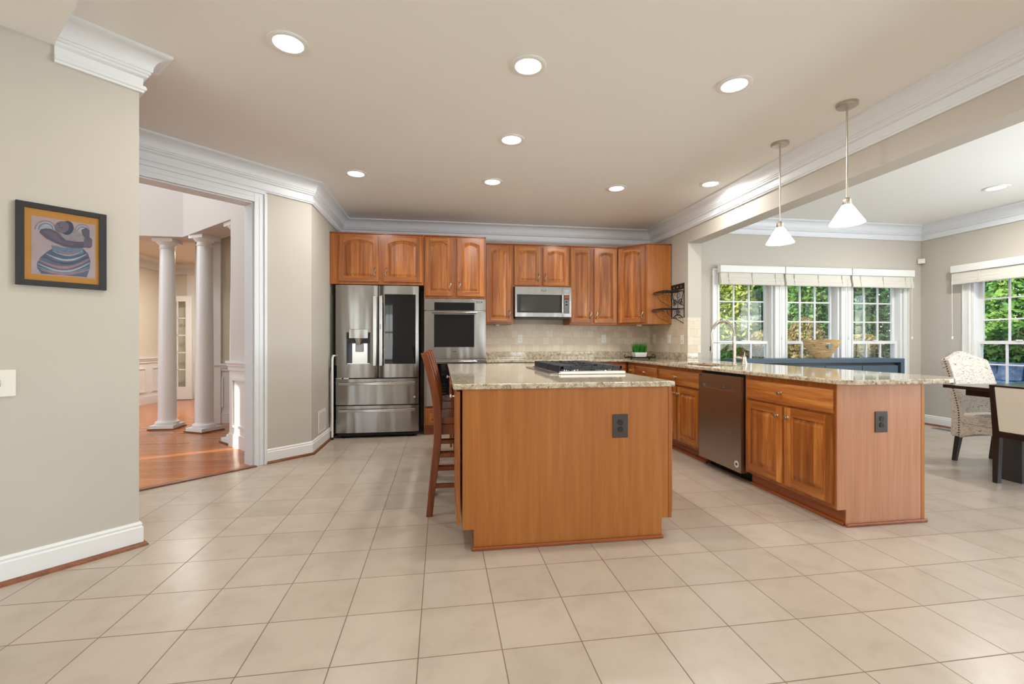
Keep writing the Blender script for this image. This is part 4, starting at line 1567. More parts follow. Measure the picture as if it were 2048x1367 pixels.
island_front(IX1 - IX0, 1, [('drawer', 0.02, 0.6, 0.70, 0.872, None), ('door', 0.02, 0.6, 0.135, 0.685, None), ('door', 0.62, 1.2, 0.135, 0.685, None), ('door', 1.22, 1.75, 0.135, 0.872, None), ('door', 1.77, 2.28, 0.135, 0.872, None)])
it = MB().prism(arc(0.085, 2.525, 0.022, 180, 270, 4) + arc(1.342, 2.525, 0.022, 270, 360, 4) + arc(1.342, 4.853, 0.022, 0, 90, 4) + arc(0.085, 4.853, 0.022, 90, 180, 4), GBt, GT)
it = it.build('island_countertop', M_granite, bevel=0.008, seg=3)
tag(it, 'speckled beige granite slab on top of the cherry kitchen island', 'countertop')

# cooktop
ck = thing('gas_cooktop', 'stainless gas cooktop with black cast-iron grates set on the island', 'cooktop', (1.04, 3.60, GT))
hx, hy = 0.27, 0.46
MB().box(-hx - 0.015, -hx + 0.05, -hy, hy, 0.0, 0.008).box(-hx + 0.05, hx, -hy, hy, 0.0, 0.014).build('steel_plate', M_steel_plain, ck, bevel=0.004)
MB().box(-hx + 0.06, hx + 0.005, -hy - 0.006, -hy + 0.03, 0.0, 0.022).build('front_rail', plain('rail_steel', srgb(222, 218, 208), 0.3, 0.6), ck, bevel=0.005)
for s_ in range(3):
    y0 = -hy + 0.02 + s_ * 0.302
    y1 = y0 + 0.296
    g = MB()
    xa, xb = -hx + 0.075, hx - 0.012
    zt = 0.056
    g.box(xa, xb, y0, y0 + 0.016, zt - 0.022, zt).box(xa, xb, y1 - 0.016, y1, zt - 0.022, zt)
    g.box(xa, xa + 0.016, y0, y1, zt - 0.022, zt).box(xb - 0.016, xb, y0, y1, zt - 0.022, zt)
    for k in range(6):
        yy = y0 + 0.02 + k * (y1 - y0 - 0.04) / 5
        g.box(xa - 0.012, xa + 0.11, yy - 0.006, yy + 0.006, zt - 0.012, zt + 0.004)
        g.box(xb - 0.11, xb + 0.008, yy - 0.006, yy + 0.006, zt - 0.012, zt + 0.004)
        g.box(xa - 0.012, xa - 0.002, yy - 0.007, yy + 0.007, 0.01, zt)
    for k in range(5):
        xx = xa + 0.07 + k * (xb - xa - 0.14) / 4
        g.box(xx - 0.006, xx + 0.006, y0, y0 + 0.1, zt - 0.012, zt + 0.004)
        g.box(xx - 0.006, xx + 0.006, y1 - 0.1, y1, zt - 0.012, zt + 0.004)
        g.box(xx - 0.006, xx + 0.006, y0 + 0.002, y0 + 0.012, 0.014, zt - 0.02) if k in (0, 2, 4) else None
    for (x, y) in ((xa + 0.008, y0 + 0.008), (xb - 0.008, y0 + 0.008), (xa + 0.008, y1 - 0.008), (xb - 0.008, y1 - 0.008)):
        g.box(x - 0.008, x + 0.008, y - 0.008, y + 0.008, 0.012, zt)
    g.build('grate', M_castiron, ck, bevel=0.002, seg=1)
for x, y in ((-0.1, -0.31), (0.14, -0.31), (0.02, 0.0), (-0.1, 0.31), (0.14, 0.31)):
    b_ = MB().lathe([(0.055, 0.013), (0.055, 0.026), (0.04, 0.03)], 24, 0, Matrix.Translation((x, y, 0))).build('burner', M_chrome, ck, smooth=True)
    MB().lathe([(0.04, 0.03), (0.042, 0.036), (0.035, 0.041), (0.01, 0.042)], 24, 0, Matrix.Translation((x, y, 0))).build('burner_cap', M_blackmatte, b_, smooth=True)

# ------------------------------------------------------------------ outlets, switches, vents, sensor
def outlet(name, label, cat, M, mat, dup=True, w=0.072, h=0.118, group=None, slots=M_black):
    """plate in x-z plane of M, front looks to -y"""
    root = thing(name, label, cat, (0, 0, 0), 0, group)
    root.matrix_world = M
    MB().box(-w / 2, w / 2, -0.006, 0.0, -h / 2, h / 2).build('cover_plate', mat, root, bevel=0.003)
    if dup:
        for z in (0.02, -0.02):
            r_ = MB().lathe([(0.0165, 0), (0.0165, 0.003)], 20, 0, Matrix.Translation((0, -0.006, z)) @ Matrix.Rotation(R(90), 4, 'X')).build('receptacle', M_black if mat is M_darkplate else M_white, root)
            MB().box(-0.008, -0.0055, -0.0096, -0.0088, z - 0.002, z + 0.007).box(0.0055, 0.008, -0.0096, -0.0088, z - 0.002, z + 0.007).box(-0.002, 0.002, -0.0096, -0.0088, z - 0.011, z - 0.007).build('slots', slots, r_)
    else:
        MB().box(-0.006, 0.006, -0.018, -0.006, -0.002, 0.014).build('toggle', mat, root, bevel=0.002)
        MB().box(-0.0085, 0.0085, -0.0075, -0.006, -0.014, 0.016).build('toggle_slot', plain('slot_grey', srgb(170, 168, 160), 0.5), root)
    return root


outlet('electrical_outlet', 'dark bronze outlet on the island end panel', 'electrical outlet', TZ(1.024, IY0 - 0.0082, 0.663), M_darkplate, w=0.093, h=0.135)
outlet('electrical_outlet', 'dark bronze outlet on the end panel of the peninsula', 'electrical outlet', TZ(2.738, 2.4908, 0.646), M_darkplate, w=0.09, h=0.132)
GO = 'white outlets on the tiled backsplash'
outlet('electrical_outlet', 'white outlet on the tile below the left edge of the microwave', 'electrical outlet', TZ(1.096, YB - 0.0105, 1.195), M_plastic, group=GO)
outlet('electrical_outlet', 'white outlet on the back wall tile below the two narrow-doored tall cabinet', 'electrical outlet', TZ(2.323, YB - 0.0105, 1.195), M_plastic, group=GO)
outlet('light_switch', 'white switch on the side wall tile, deepest in the corner', 'light switch', TZ(XW - 0.0105, 6.2, 1.2, R(-90)), M_plastic, dup=False, group=GO)
outlet('electrical_outlet', 'white outlet on the side wall tile directly below the iron rack', 'electrical outlet', TZ(XW - 0.0105, 5.76, 1.185, R(-90)), M_plastic, w=0.08, group=GO)
outlet('light_switch', 'white switch on the side wall tile closest to the wall end', 'light switch', TZ(XW - 0.0105, 5.43, 1.175, R(-90)), M_plastic, dup=False, group=GO)
# light switch on the picture wall: local frame with -y = room side
MLW = frame(LW0, 45)  # x toward the free end, -y of this frame = (0.707,-0.707) room side
us = -((LW0[0] + 2.02) ** 2 + (LW0[1] - 2.535) ** 2) ** 0.5
outlet('light_switch', 'white light switch at the left edge below the framed painting', 'light switch', MLW @ Matrix.Translation((us - 0.057, -0.0005, 0.952)), M_plastic, dup=False, w=0.115, h=0.128)
vt = thing('wall_vent', 'small white return-air vent low on the wall left of the refrigerator', 'vent', (XS + 0.001, 5.33, 0.28), R(90))
m = MB().box(-0.16, 0.16, -0.006, 0.0, -0.12, 0.12)
m.build('vent_frame', M_fixwhite, vt, bevel=0.002)
m = MB()
for k in range(9):
    m.box(-0.13, 0.13, -0.0085, -0.006, -0.09 + k * 0.021, -0.082 + k * 0.021)
m.build('louvers', plain('vent_grey', srgb(190, 188, 180), 0.5), vt)
fv = thing('floor_vent', 'flat metal floor vent on the tile below the dining side window', 'vent', (6.50, 5.0, 0.0))
MB().box(-0.05, 0.05, -0.16, 0.16, 0.0, 0.006).build('vent_frame', plain('vent_metal', srgb(150, 158, 160), 0.4, 0.6), fv, bevel=0.002)
m = MB()
for k in range(12):
    m.box(-0.035, 0.035, -0.14 + k * 0.0245, -0.128 + k * 0.0245, 0.006, 0.0072)
m.build('louvers', plain('vent_slot', srgb(80, 84, 86), 0.5), fv)
ms = thing('motion_sensor', 'small white motion sensor high in the dining room corner', 'sensor', (XR - 0.03, YD - 0.03, 2.28), R(-45))
MB().box(-0.04, 0.04, -0.03, 0.012, -0.035, 0.035).build('housing', M_plastic, ms, bevel=0.006)
MB().box(-0.028, 0.028, -0.033, -0.029, -0.025, 0.012).build('sensor_lens', M_fixwhite, ms, bevel=0.002)

# ------------------------------------------------------------------ recessed lights and pendants
GR = 'recessed ceiling lights'
cans = [(-0.82, 2.637, 'recessed ceiling light nearest the crown corner of the picture wall'),
        (0.505, 2.637, 'recessed ceiling light above the near end of the island'),
        (1.826, 2.632, 'recessed ceiling light in front of the nearer pendant lamp'),
        (0.557, 3.62, 'recessed ceiling light in the middle, above the island centre'),
        (-0.812, 4.58, 'recessed ceiling light in front of the refrigerator'),
        (0.513, 4.602, 'recessed ceiling light in front of the oven and narrow wall cabinet'),
        (1.828, 4.597, 'recessed ceiling light in front of the tall narrow-doored cabinet'),
        (2.728, 4.318, 'recessed ceiling light above the sink, beside the beam'),
        (5.77, 3.97, 'recessed ceiling light in the dining area, beyond the beam')]
for x, y, lb in cans:
    c = thing('recessed_light', lb, 'ceiling light', (x, y, CEIL), 0, GR)
    MB().lathe([(0.105, -0.0005), (0.105, -0.006), (0.098, -0.010), (0.078, -0.008), (0.074, -0.002)], 40).build('trim_ring', M_fixwhite, c, smooth=True)
    MB().lathe([(0.0745, -0.0015), (0.072, -0.004), (0.03, -0.0055)], 36).build('lens', M_lens, c, smooth=True)
    light('recessed_lamp', 'AREA', (x, y, CEIL - 0.014), CAN_POWER * (2.6 if x > 3 else 1.0), CAN_COLOR, (0, 0, 0), 0.14)
for x, y in ((-2.6, 0.3), (-0.8, 0.6), (1.0, 0.6), (-0.8, -2.2), (1.2, -2.2), (5.0, 0.8)):  # unseen lamps without fixtures; the last adds light to the dining area
    z = CEIL if not (x < -2) else 2.643
    light('recessed_lamp', 'AREA', (x, y, z - 0.02), CAN_POWER * (2.0 if x > 3 else 0.7), CAN_COLOR, (0, 0, 0), 0.14)


def pendant(label, x, y):
    p = thing('pendant_lamp', label, 'pendant lamp', (x, y, CEIL), 0, 'pendant lamps over the peninsula')
    MB().lathe([(0.066, -0.0005), (0.066, -0.018), (0.06, -0.024), (0.012, -0.026)], 32).build('canopy', M_nickel, p, smooth=True)
    MB().lathe([(0.0055, -0.02), (0.0055, -0.65)], 12).build('rod', M_nickel, p, smooth=True)
    MB().lathe([(0.008, -0.64), (0.024, -0.652), (0.026, -0.69), (0.022, -0.70)], 24).build('socket_cap', M_nickel, p, smooth=True)
    MB().lathe([(0.024, -0.685), (0.03, -0.69), (0.105, -0.815), (0.103, -0.818), (0.027, -0.693), (0.022, -0.69)], 40, caps=False).build('glass_shade', M_shade, p, smooth=True)
    MB().lathe([(0.012, -0.70), (0.014, -0.735), (0.028, -0.775), (0.03, -0.805), (0.022, -0.828), (0.006, -0.836)], 24).build('bulb', M_bulb, p, smooth=True)
    light('pendant_bulb_lamp', 'POINT', (x, y, CEIL - 0.852), 2.2, CAN_COLOR, radius=0.02)
    light('pendant_inner_lamp', 'POINT', (x + 0.04, y, CEIL - 0.74), 1.2, CAN_COLOR, radius=0.01)


pendant('pendant lamp with frosted cone shade, the farther one near the faucet', 2.732, 3.351)
pendant('pendant lamp with frosted cone shade, the nearer and taller-looking one', 2.73, 2.726)

# ------------------------------------------------------------------ framed painting
MP = MLW @ Matrix.Translation((-((LW0[0] + 1.9045) ** 2 + (LW0[1] - 2.6515) ** 2) ** 0.5, -0.0005, 1.627))
pa = thing('framed_painting', 'black-framed painting of a woman in striped dress with an orange mat', 'painting')
pa.matrix_world = MP
hw, hh = 0.167, 0.2025
m = MB()
fw = 0.03
for (x0, x1, z0, z1) in ((-hw, -hw + fw, -hh, hh), (hw - fw, hw, -hh, hh), (-hw + fw, hw - fw, -hh, -hh + fw * 0.9), (-hw + fw, hw - fw, hh - fw * 0.9, hh)):
    m.box(x0, x1, -0.02, 0.0, z0, z1)
m.build('frame', plain('frame_black', srgb(32, 30, 30), 0.35), pa, bevel=0.002)
MB().box(-hw + fw, hw - fw, -0.008, -0.002, -hh + fw * 0.9, hh - fw * 0.9).build('mat_board', plain('mat_orange', srgb(226, 160, 62), 0.7), pa)
PX0, PX1, PZ0, PZ1 = -0.113, 0.122, -0.145, 0.140
pr = MB().box(PX0, PX1, -0.0095, -0.008, PZ0, PZ1).build('print', plain('print_lilac', srgb(205, 186, 190), 0.7, var=0.08, vscale=14), pa)
pcol = {k: plain('paint_' + k, srgb(*c_), 0.7, var=0.12, vscale=60) for k, c_ in dict(slate=(96, 112, 140), skin=(104, 98, 118), dusk=(120, 112, 134), blue=(120, 150, 178), pale=(196, 200, 210), rose=(184, 142, 154), navy=(70, 80, 110), lace=(172, 162, 166), face=(134, 122, 138)).items()}


def uv(X, Y):
    u = (X - 362) / 815
    top = 325 + 100 * u
    bot = 1060 + 45 * u
    return (PX0 + (PX1 - PX0) * u, PZ1 - (PZ1 - PZ0) * (Y - top) / (bot - top))


layer = [0]


def flat(name, pts, col):
    layer[0] += 1
    y = -0.0096 - layer[0] * 0.00012
    P_ = [uv(*q) for q in pts]
    n = len(P_)
    MB().add([(x, y, z) for x, z in P_], [tuple(range(n))]).build(name, pcol[col], pr)


def ell(cx, cy, rx, ry, rot=0, n=24):
    c_, s_ = math.cos(R(rot)), math.sin(R(rot))
    return [(cx + rx * math.cos(2 * PI * k / n) * c_ - ry * math.sin(2 * PI * k / n) * s_, cy + rx * math.cos(2 * PI * k / n) * s_ + ry * math.sin(2 * PI * k / n) * c_) for k in range(n)]


def band(x0, x1, ya, yb, sag, th, n=12):
    t_ = [k / n for k in range(n + 1)]
    up = [(x0 + (x1 - x0) * t, ya + (yb - ya) * t + sag * math.sin(PI * t)) for t in t_]
    lo = [(x, y + th * (0.35 + 0.65 * math.sin(PI * k / n))) for k, (x, y) in enumerate(up)]
    return up + lo[::-1]


flat('skirt', [(430, 920), (470, 850), (560, 770), (620, 735), (1010, 725), (1080, 790), (1112, 880), (1100, 980), (1060, 1088), (930, 1078), (480, 1058), (428, 985)], 'slate')
flat('bodice', [(600, 690), (760, 720), (1010, 715), (1015, 790), (860, 830), (660, 800), (615, 750)], 'blue')
for x0, x1, ya, yb, sag, th, cl in ((450, 1095, 880, 850, 90, 34, 'rose'), (440, 1100, 925, 900, 95, 26, 'pale'), (435, 1105, 965, 950, 70, 30, 'blue'), (470, 1090, 1000, 985, 45, 30, 'rose'), (540, 1060, 800, 790, 70, 26, 'pale'), (500, 1085, 835, 820, 80, 24, 'navy'), (640, 1000, 735, 725, 50, 22, 'rose'), (620, 1005, 765, 755, 50, 14, 'pale')):
    flat('stripe', band(x0, x1, ya, yb, sag, th), cl)
for r0, cl in ((1.0, 'rose'), (0.86, 'pale'), (0.72, 'blue'), (0.58, 'pale')):
    flat('sleeve', [(530 + 135 * r0 * math.cos(a) + 20 * (1 - r0), 500 + 118 * r0 * math.sin(a)) for a in [PI + PI * k / 14 for k in range(15)]], cl)
for r0, cl in ((1.0, 'rose'), (0.84, 'pale'), (0.68, 'blue'), (0.52, 'pale')):
    flat('sleeve', [(1000 + 105 * r0 * math.cos(a), 510 + 95 * r0 * math.sin(a)) for a in [PI + PI * k / 14 for k in range(15)]], cl)
flat('chest', [(650, 480), (880, 450), (960, 520), (1050, 600), (900, 640), (780, 630)], 'lace')
flat('upper_arm', [(985, 490), (1060, 460), (1100, 500), (1098, 580), (1050, 600), (1010, 560)], 'skin')
flat('hair', ell(800, 470, 85, 90, 30), 'navy')
flat('face', ell(735, 462, 92, 74, -8), 'face')
flat('brow', band(670, 720, 430, 424, -8, 7), 'navy')
flat('nose', [(700, 425), (712, 450), (692, 455)], 'skin')
flat('mouth', band(690, 760, 462, 456, 10, 9), 'navy')
flat('arm', [(458, 540), (475, 500), (520, 485), (600, 490), (680, 530), (740, 590), (785, 628), (900, 640), (1040, 640), (1065, 680), (1030, 715), (900, 725), (760, 708), (640, 660), (540, 610)], 'skin')
flat('arm_light', [(500, 520), (580, 510), (660, 560), (740, 640), (880, 660), (880, 690), (760, 680), (640, 630)], 'dusk')
flat('hand', [(1030, 600), (1060, 560), (1075, 600), (1100, 580), (1135, 610), (1130, 700), (1100, 720), (1030, 712), (1020, 660)], 'dusk')
for k in range(3):
    flat('finger', [(1055 + k * 22, 600 + k * 12), (1063 + k * 22, 560 + k * 14), (1072 + k * 22, 600 + k * 12), (1068 + k * 20, 660)], 'skin')
MB().box(-hw + fw, hw - fw, -0.0165, -0.0155, -hh + fw * 0.9, hh - fw * 0.9).build('glazing', M_picglass, pa)

# ------------------------------------------------------------------ bar stools
def stool(label, x, y):
    root = thing('bar_stool', label, 'bar stool', (x, y, 0), 0, 'wooden bar stools along the island')
    # local: faces +x, side frames at y = 0 and y = -0.4 ... centred on y
    hwid = 0.205
    prof = [(-0.055, 0.0), (-0.035, 0.2), (-0.008, 0.42), (0.0, 0.62), (-0.018, 0.8), (-0.052, 0.95), (-0.088, 1.075)]
    wd = [0.042, 0.044, 0.05, 0.052, 0.05, 0.047, 0.044]

    def spl(t):
        n = len(prof) - 1
        k = min(int(t * n), n - 1)
        u = t * n - k
        p0, p1, p2, p3 = prof[max(k - 1, 0)], prof[k], prof[k + 1], prof[min(k + 2, n)]
        f_ = lambda a, b, c_, d_: 0.5 * (2 * b + (c_ - a) * u + (2 * a - 5 * b + 4 * c_ - d_) * u * u + (3 * b - a - 3 * c_ + d_) * u ** 3)
        return f_(p0[0], p1[0], p2[0], p3[0]), f_(p0[1], p1[1], p2[1], p3[1]), wd[k] * (1 - u) + wd[k + 1] * u
    for sgn in (-1, 1):
        v, f = [], []
        n = 18
        for i in range(n + 1):
            px, pz, w = spl(i / n)
            for dx, dy in ((-w / 2, -0.011), (w / 2, -0.011), (w / 2, 0.011), (-w / 2, 0.011)):
                v.append((px + dx, sgn * hwid + dy, pz))
        for i in range(n):
            for k in range(4):
                f.append((4 * i + k, 4 * i + (k + 1) % 4, 4 * i + 4 + (k + 1) % 4, 4 * i + 4 + k))
        f += [(3, 2, 1, 0), (4 * n, 4 * n + 1, 4 * n + 2, 4 * n + 3)]
        MB().add(v, f).build('rear_leg', M_stool, root, bevel=0.004)
        MB().box(0.33, 0.37, sgn * hwid - 0.018, sgn * hwid + 0.018, 0.0, 0.60).build('front_leg', M_stool, root, bevel=0.004)
    st = MB().box(-0.02, 0.39, -0.2, 0.2, 0.6, 0.645)
    st.build('seat', M_stool, root, bevel=0.014, seg=3)
    ap = MB().box(0.0, 0.36, -0.192, -0.172, 0.535, 0.6).box(0.0, 0.36, 0.172, 0.192, 0.535, 0.6).box(0.34, 0.36, -0.17, 0.17, 0.535, 0.6).box(0.0, 0.02, -0.19, 0.19, 0.535, 0.6)
    ap.build('apron', M_stool, root)
    for z in (0.20, 0.40):
        for sgn in (-1, 1):
            MB().box(-0.02, 0.34, sgn * hwid - 0.009, sgn * hwid + 0.009, z - 0.014, z + 0.014).build('side_stretcher', M_stool, root)
    MB().box(0.34, 0.36, -hwid + 0.02, hwid - 0.02, 0.27, 0.30).build('footrest', M_stool, root, bevel=0.003)
    for zc, h in ((1.02, 0.085), (0.90, 0.05), (0.80, 0.05)):
        v, f = [], []
        px = -0.05 - (zc - 0.95) * 0.27 if zc > 0.85 else -0.02
        n = 8
        for i in range(n + 1):
            yy = -hwid + 0.012 + (2 * hwid - 0.024) * i / n
            bx = px - 0.022 * (1 - (yy / hwid) ** 2)
            for dx, dz in ((-0.009, -h / 2), (0.009, -h / 2), (0.009, h / 2), (-0.009, h / 2)):
                v.append((bx + dx - dz * 0.25, yy, zc + dz))
        for i in range(n):
            for k in range(4):
                f.append((4 * i + k, 4 * i + (k + 1) % 4, 4 * i + 4 + (k + 1) % 4, 4 * i + 4 + k))
        f += [(3, 2, 1, 0), (4 * n, 4 * n + 1, 4 * n + 2, 4 * n + 3)]
        MB().add(v, f).build('back_slat', M_stool, root, bevel=0.003)
    return root


stool('wooden ladder-back bar stool closest to the plain island end panel', -0.022, 3.26)
stool('wooden ladder-back bar stool in the middle, behind the nearest stool', -0.018, 3.715)
stool('wooden ladder-back bar stool nearest the oven, at the far end of the row', -0.015, 4.17)

# ------------------------------------------------------------------ counter-top items and wall rack
ty = 5.93
tr = thing('serving_tray', 'dark metal serving tray with curled ends in the counter corner', 'tray', (2.70, ty, GT))
m = MB()
n = 32
MB().lathe([(0.2, 0.012), (0.215, 0.018), (0.225, 0.028), (0.221, 0.03), (0.2, 0.018), (0.02, 0.016)], 40, 0, Matrix.Scale(0.55, 4, (0, 1, 0))).build('dish', M_traydark, tr, smooth=True)
for sx in (-1, 1):
    pts = [(sx * (0.205 + 0.022 * math.cos(a)), 0.0, 0.034 + 0.02 * math.sin(a)) for a in [PI + 2 * PI * k / 14 * 0.85 for k in range(15)]]
    pts2 = [(p_[0], -0.04 + 0.08 * k / 14, p_[2]) for k, p_ in enumerate(pts)]
    MB().tube(pts2, 0.005, 6).build('handle', M_traydark, tr, smooth=True)
for sx in (-0.13, 0.13):
    MB().lathe([(0.012, 0.0), (0.014, 0.012)], 10, 0, Matrix.Translation((sx, 0, 0))).build('foot', M_traydark, tr)
pp = thing('potted_grass', 'artificial green grass in a white pot on the dark tray', 'plant', (2.688, ty, GT + 0.0175))
m = MB()
a, b = 0.075, 0.09
z0, z1 = 0.0, 0.07
v = [(-a, -0.05, z0), (a, -0.05, z0), (a, 0.05, z0), (-a, 0.05, z0), (-b, -0.06, z1), (b, -0.06, z1), (b, 0.06, z1), (-b, 0.06, z1)]
m.add(v, [(0, 3, 2, 1), (4, 5, 6, 7), (0, 1, 5, 4), (1, 2, 6, 5), (2, 3, 7, 6), (3, 0, 4, 7)])
m.build('pot', M_pot, pp, bevel=0.008)
m = MB()
for k in range(330):
    x, y = random.uniform(-0.08, 0.08), random.uniform(-0.05, 0.05)
    lean = (x * random.uniform(0.2, 0.75), y * random.uniform(0.2, 0.8))
    h = random.uniform(0.085, 0.15)
    w = random.uniform(0.0018, 0.003)
    an = random.uniform(0, PI)
    dx, dy = w * math.cos(an), w * math.sin(an)
    mid = (x + lean[0] * 0.35, y + lean[1] * 0.35, 0.068 + h * 0.55)
    tip = (x + lean[0] + random.uniform(-.012, .012), y + lean[1] + random.uniform(-.012, .012), 0.068 + h)
    m.add([(x - dx, y - dy, 0.066), (x + dx, y + dy, 0.066), (mid[0] + dx, mid[1] + dy, mid[2]), (mid[0] - dx, mid[1] - dy, mid[2]), tip], [(0, 1, 2, 3), (3, 2, 4)])
for k in range(5):
    h = 0.1
    m.add([(0.06, 0, 0.07), (0.064, 0, 0.07), (0.12 + 0.01 * k, -0.01 * k, 0.07 + h * (0.4 + 0.1 * k))], [(0, 1, 2)])
m.build('grass_blades', M_grassblade, pp)['kind'] = 'stuff'

rk = thing('wall_rack', 'black wrought-iron scroll rack with two wire shelves on the side wall', 'wall rack', (XW - 0.001, 5.555, 0), R(-90))
# local: x toward the camera (-y world), front = -y local = -x world
hwid = 0.158
fr_ = MB()
for x in (-hwid, hwid):
    fr_.box(x - 0.006, x + 0.006, -0.006, 0.0, 1.385, 1.90)
fr_.box(-0.003, 0.003, -0.005, -0.001, 1.585, 1.84)
fr_.build('side_bars', M_iron, rk)
tp = MB().box(-hwid, hwid, -0.008, -0.004, 1.825, 1.90)
tpo = tp.build('top_plate', M_iron, rk)
mm = MB()
for x in (-0.09, 0.0, 0.09):
    mm.lathe([(0.011, 0), (0.009, 0.002)], 14, 0, Matrix.Translation((x, -0.0085, 1.858)) @ Matrix.Rotation(R(90), 4, 'X'))
mm.build('studs', M_steel_plain, tpo)


def spiral(cx, cz, r0, turns, n=26, y=-0.005, sx=1, sz=1):
    return [(cx + sx * (r0 * (1 - 0.8 * k / n)) * math.cos(2 * PI * turns * k / n), y, cz + sz * (r0 * (1 - 0.8 * k / n)) * math.sin(2 * PI * turns * k / n)) for k in range(n + 1)]


for zs, dep in ((1.80, 0.27), (1.575, 0.29)):
    s_ = MB()
    for k in range(9):
        x = -hwid + 2 * hwid * k / 8
        pts = [(x, -0.004, zs), (x, -dep + 0.02, zs)] + [(x, -dep + 0.02 - 0.02 * math.sin(a), zs - 0.02 + 0.02 * math.cos(a)) for a in (0.5, 1.1, 1.7, 2.3, 2.9, 3.5)]
        s_.tube(pts, 0.0032, 6)
    for yy in (-0.01, -0.14, -dep + 0.01):
        s_.tube([(-hwid, yy, zs), (hwid, yy, zs)], 0.0045, 6)
    s_.tube([(-hwid, -dep - 0.0, zs - 0.02), (hwid, -dep - 0.0, zs - 0.02)], 0.0045, 6)
    s_.build('wire_shelf', M_iron, rk, smooth=True)
    for x in (-hwid, hwid):
        b_ = MB()
        pts = [(x, -dep + 0.06, zs - 0.005), (x, -dep + 0.065, zs - 0.06), (x, -dep + 0.11, zs - 0.11), (x, -0.1, zs - 0.14), (x, -0.03, zs - 0.18), (x, -0.006, zs - 0.19)]
        b_.tube(pts, 0.0045, 6)
        c_ = [(x, -0.09 - 0.045 * (1 - 0.7 * k / 18) * math.cos(2 * PI * 1.2 * k / 18), zs - 0.065 + 0.045 * (1 - 0.7 * k / 18) * math.sin(2 * PI * 1.2 * k / 18)) for k in range(19)]
        b_.tube(c_, 0.0035, 6)
        b_.build('bracket', M_iron, rk, smooth=True)
sc_ = MB()
for sx in (-1, 1):
    sc_.tube(spiral(sx * 0.06, 1.665, 0.045, 1.3, sx=sx), 0.004, 6)
    sc_.tube(spiral(sx * 0.095, 1.655, 0.035, 1.2, sx=-sx, sz=-1), 0.0035, 6)
    sc_.tube([(sx * (hwid - 0.01), -0.005, 1.80), (sx * 0.12, -0.005, 1.74), (sx * 0.105, -0.005, 1.69)], 0.004, 6)
    sc_.tube(spiral(sx * 0.05, 1.435, 0.04, 1.2, sx=sx), 0.004, 6)
sc_.tube([(hwid * math.cos(a) * 0.95, -0.005, 1.40 + 0.10 * math.sin(a)) for a in [PI * k / 20 for k in range(21)]], 0.0055, 6)
sc_.tube(spiral(0.0, 1.53, 0.04, 1.4), 0.004, 6)
sc_.build('scrollwork', M_iron, rk, smooth=True)

# ------------------------------------------------------------------ dining area
co = thing('console_table', 'dark blue-grey console cabinet standing below the dining windows', 'console table', (3.62, 5.06, 0))
W = 2.30
CD = 0.36
CT = 0.936
MB().box(0, W, 0, CD, CT - 0.052, CT).build('top', M_console, co, bevel=0.003)
for x in (0, W - 0.055):
    MB().box(x, x + 0.055, 0, CD, 0, CT - 0.052).build('side_panel', M_console, co, bevel=0.003)
bx = MB().box(0.085, W - 0.085, 0.03, CD - 0.01, 0.12, CT - 0.085)
bx.build('inner_box', M_console, co)
for k in range(4):
    w = (W - 0.17) / 4
    dd = MB().box(0.085 + k * w + 0.004, 0.085 + (k + 1) * w - 0.004, 0.012, 0.03, 0.125, CT - 0.09).build('door', M_console, co, bevel=0.002)
    knob(dd, 0.085 + (k + (0.92 if k % 2 == 0 else 0.08)) * w, 0.62, y=0.012)
MB().box(0.055, W - 0.055, 0.02, CD - 0.02, 0.09, 0.12).build('bottom_rail', M_console, co)
MB().box(0.055, W - 0.055, 0.05, 0.07, CT - 0.085, CT - 0.052).build('support_rail', M_black, co)

bw = thing('decorative_bowl', 'tan carved vase-like bowl with two round holes on the dark console', 'bowl', (4.84, 5.21, CT), R(-42))
o_prof = [(0.075, 0.0), (0.085, 0.006), (0.112, 0.05), (0.148, 0.1), (0.178, 0.15), (0.2, 0.2), (0.213, 0.242)]
i_prof = [(0.207, 0.243), (0.194, 0.2), (0.171, 0.15), (0.14, 0.1), (0.102, 0.052), (0.06, 0.02)]
body = MB().lathe(o_prof + i_prof, 48, 0, Matrix.Scale(0.42, 4, (0, 1, 0))).build('bowl_body', M_bowl, bw, smooth=True)
cuts = []
for x, z, r in ((-0.088, 0.165, 0.022), (0.078, 0.158, 0.037)):
    c_ = MB().lathe([(r, -0.6), (r, 0.0)], 28, 0, Matrix.Translation((x, 0.3, z)) @ Matrix.Rotation(R(-90), 4, 'X')).build('cutter', M_bowl)
    c_.parent = bw
    cuts.append(c_)
bool_diff(body, cuts)
body.data.materials.clear()
body.data.materials.append(M_bowl)

# dining table: dark top, thick legs
tb = thing('dining_table', 'dark espresso dining table with a thin top at the right edge', 'dining table', (4.65, 3.62, 0), R(-3))
MB().box(0.0, 1.9, -1.15, 0.0, 0.722, 0.752).build('tabletop', M_espresso, tb, bevel=0.003)
MB().box(0.12, 1.78, -1.05, -0.1, 0.66, 0.722).build('apron', M_espresso, tb)
for x, y in ((0.02, -0.52), (1.72, -0.52)):
    MB().box(x, x + 0.16, y - 0.08, y + 0.08, 0, 0.66).build('pedestal_leg', plain('table_leg_grey', srgb(52, 50, 50), 0.4), tb, bevel=0.003)

# upholstered chair behind the table (faces -y)
pcx = thing('dining_chair', 'tall upholstered dining chair with script-print linen and nailhead trim', 'dining chair', (5.145, 3.66, 0))
hwid = 0.245
v, f = [], []
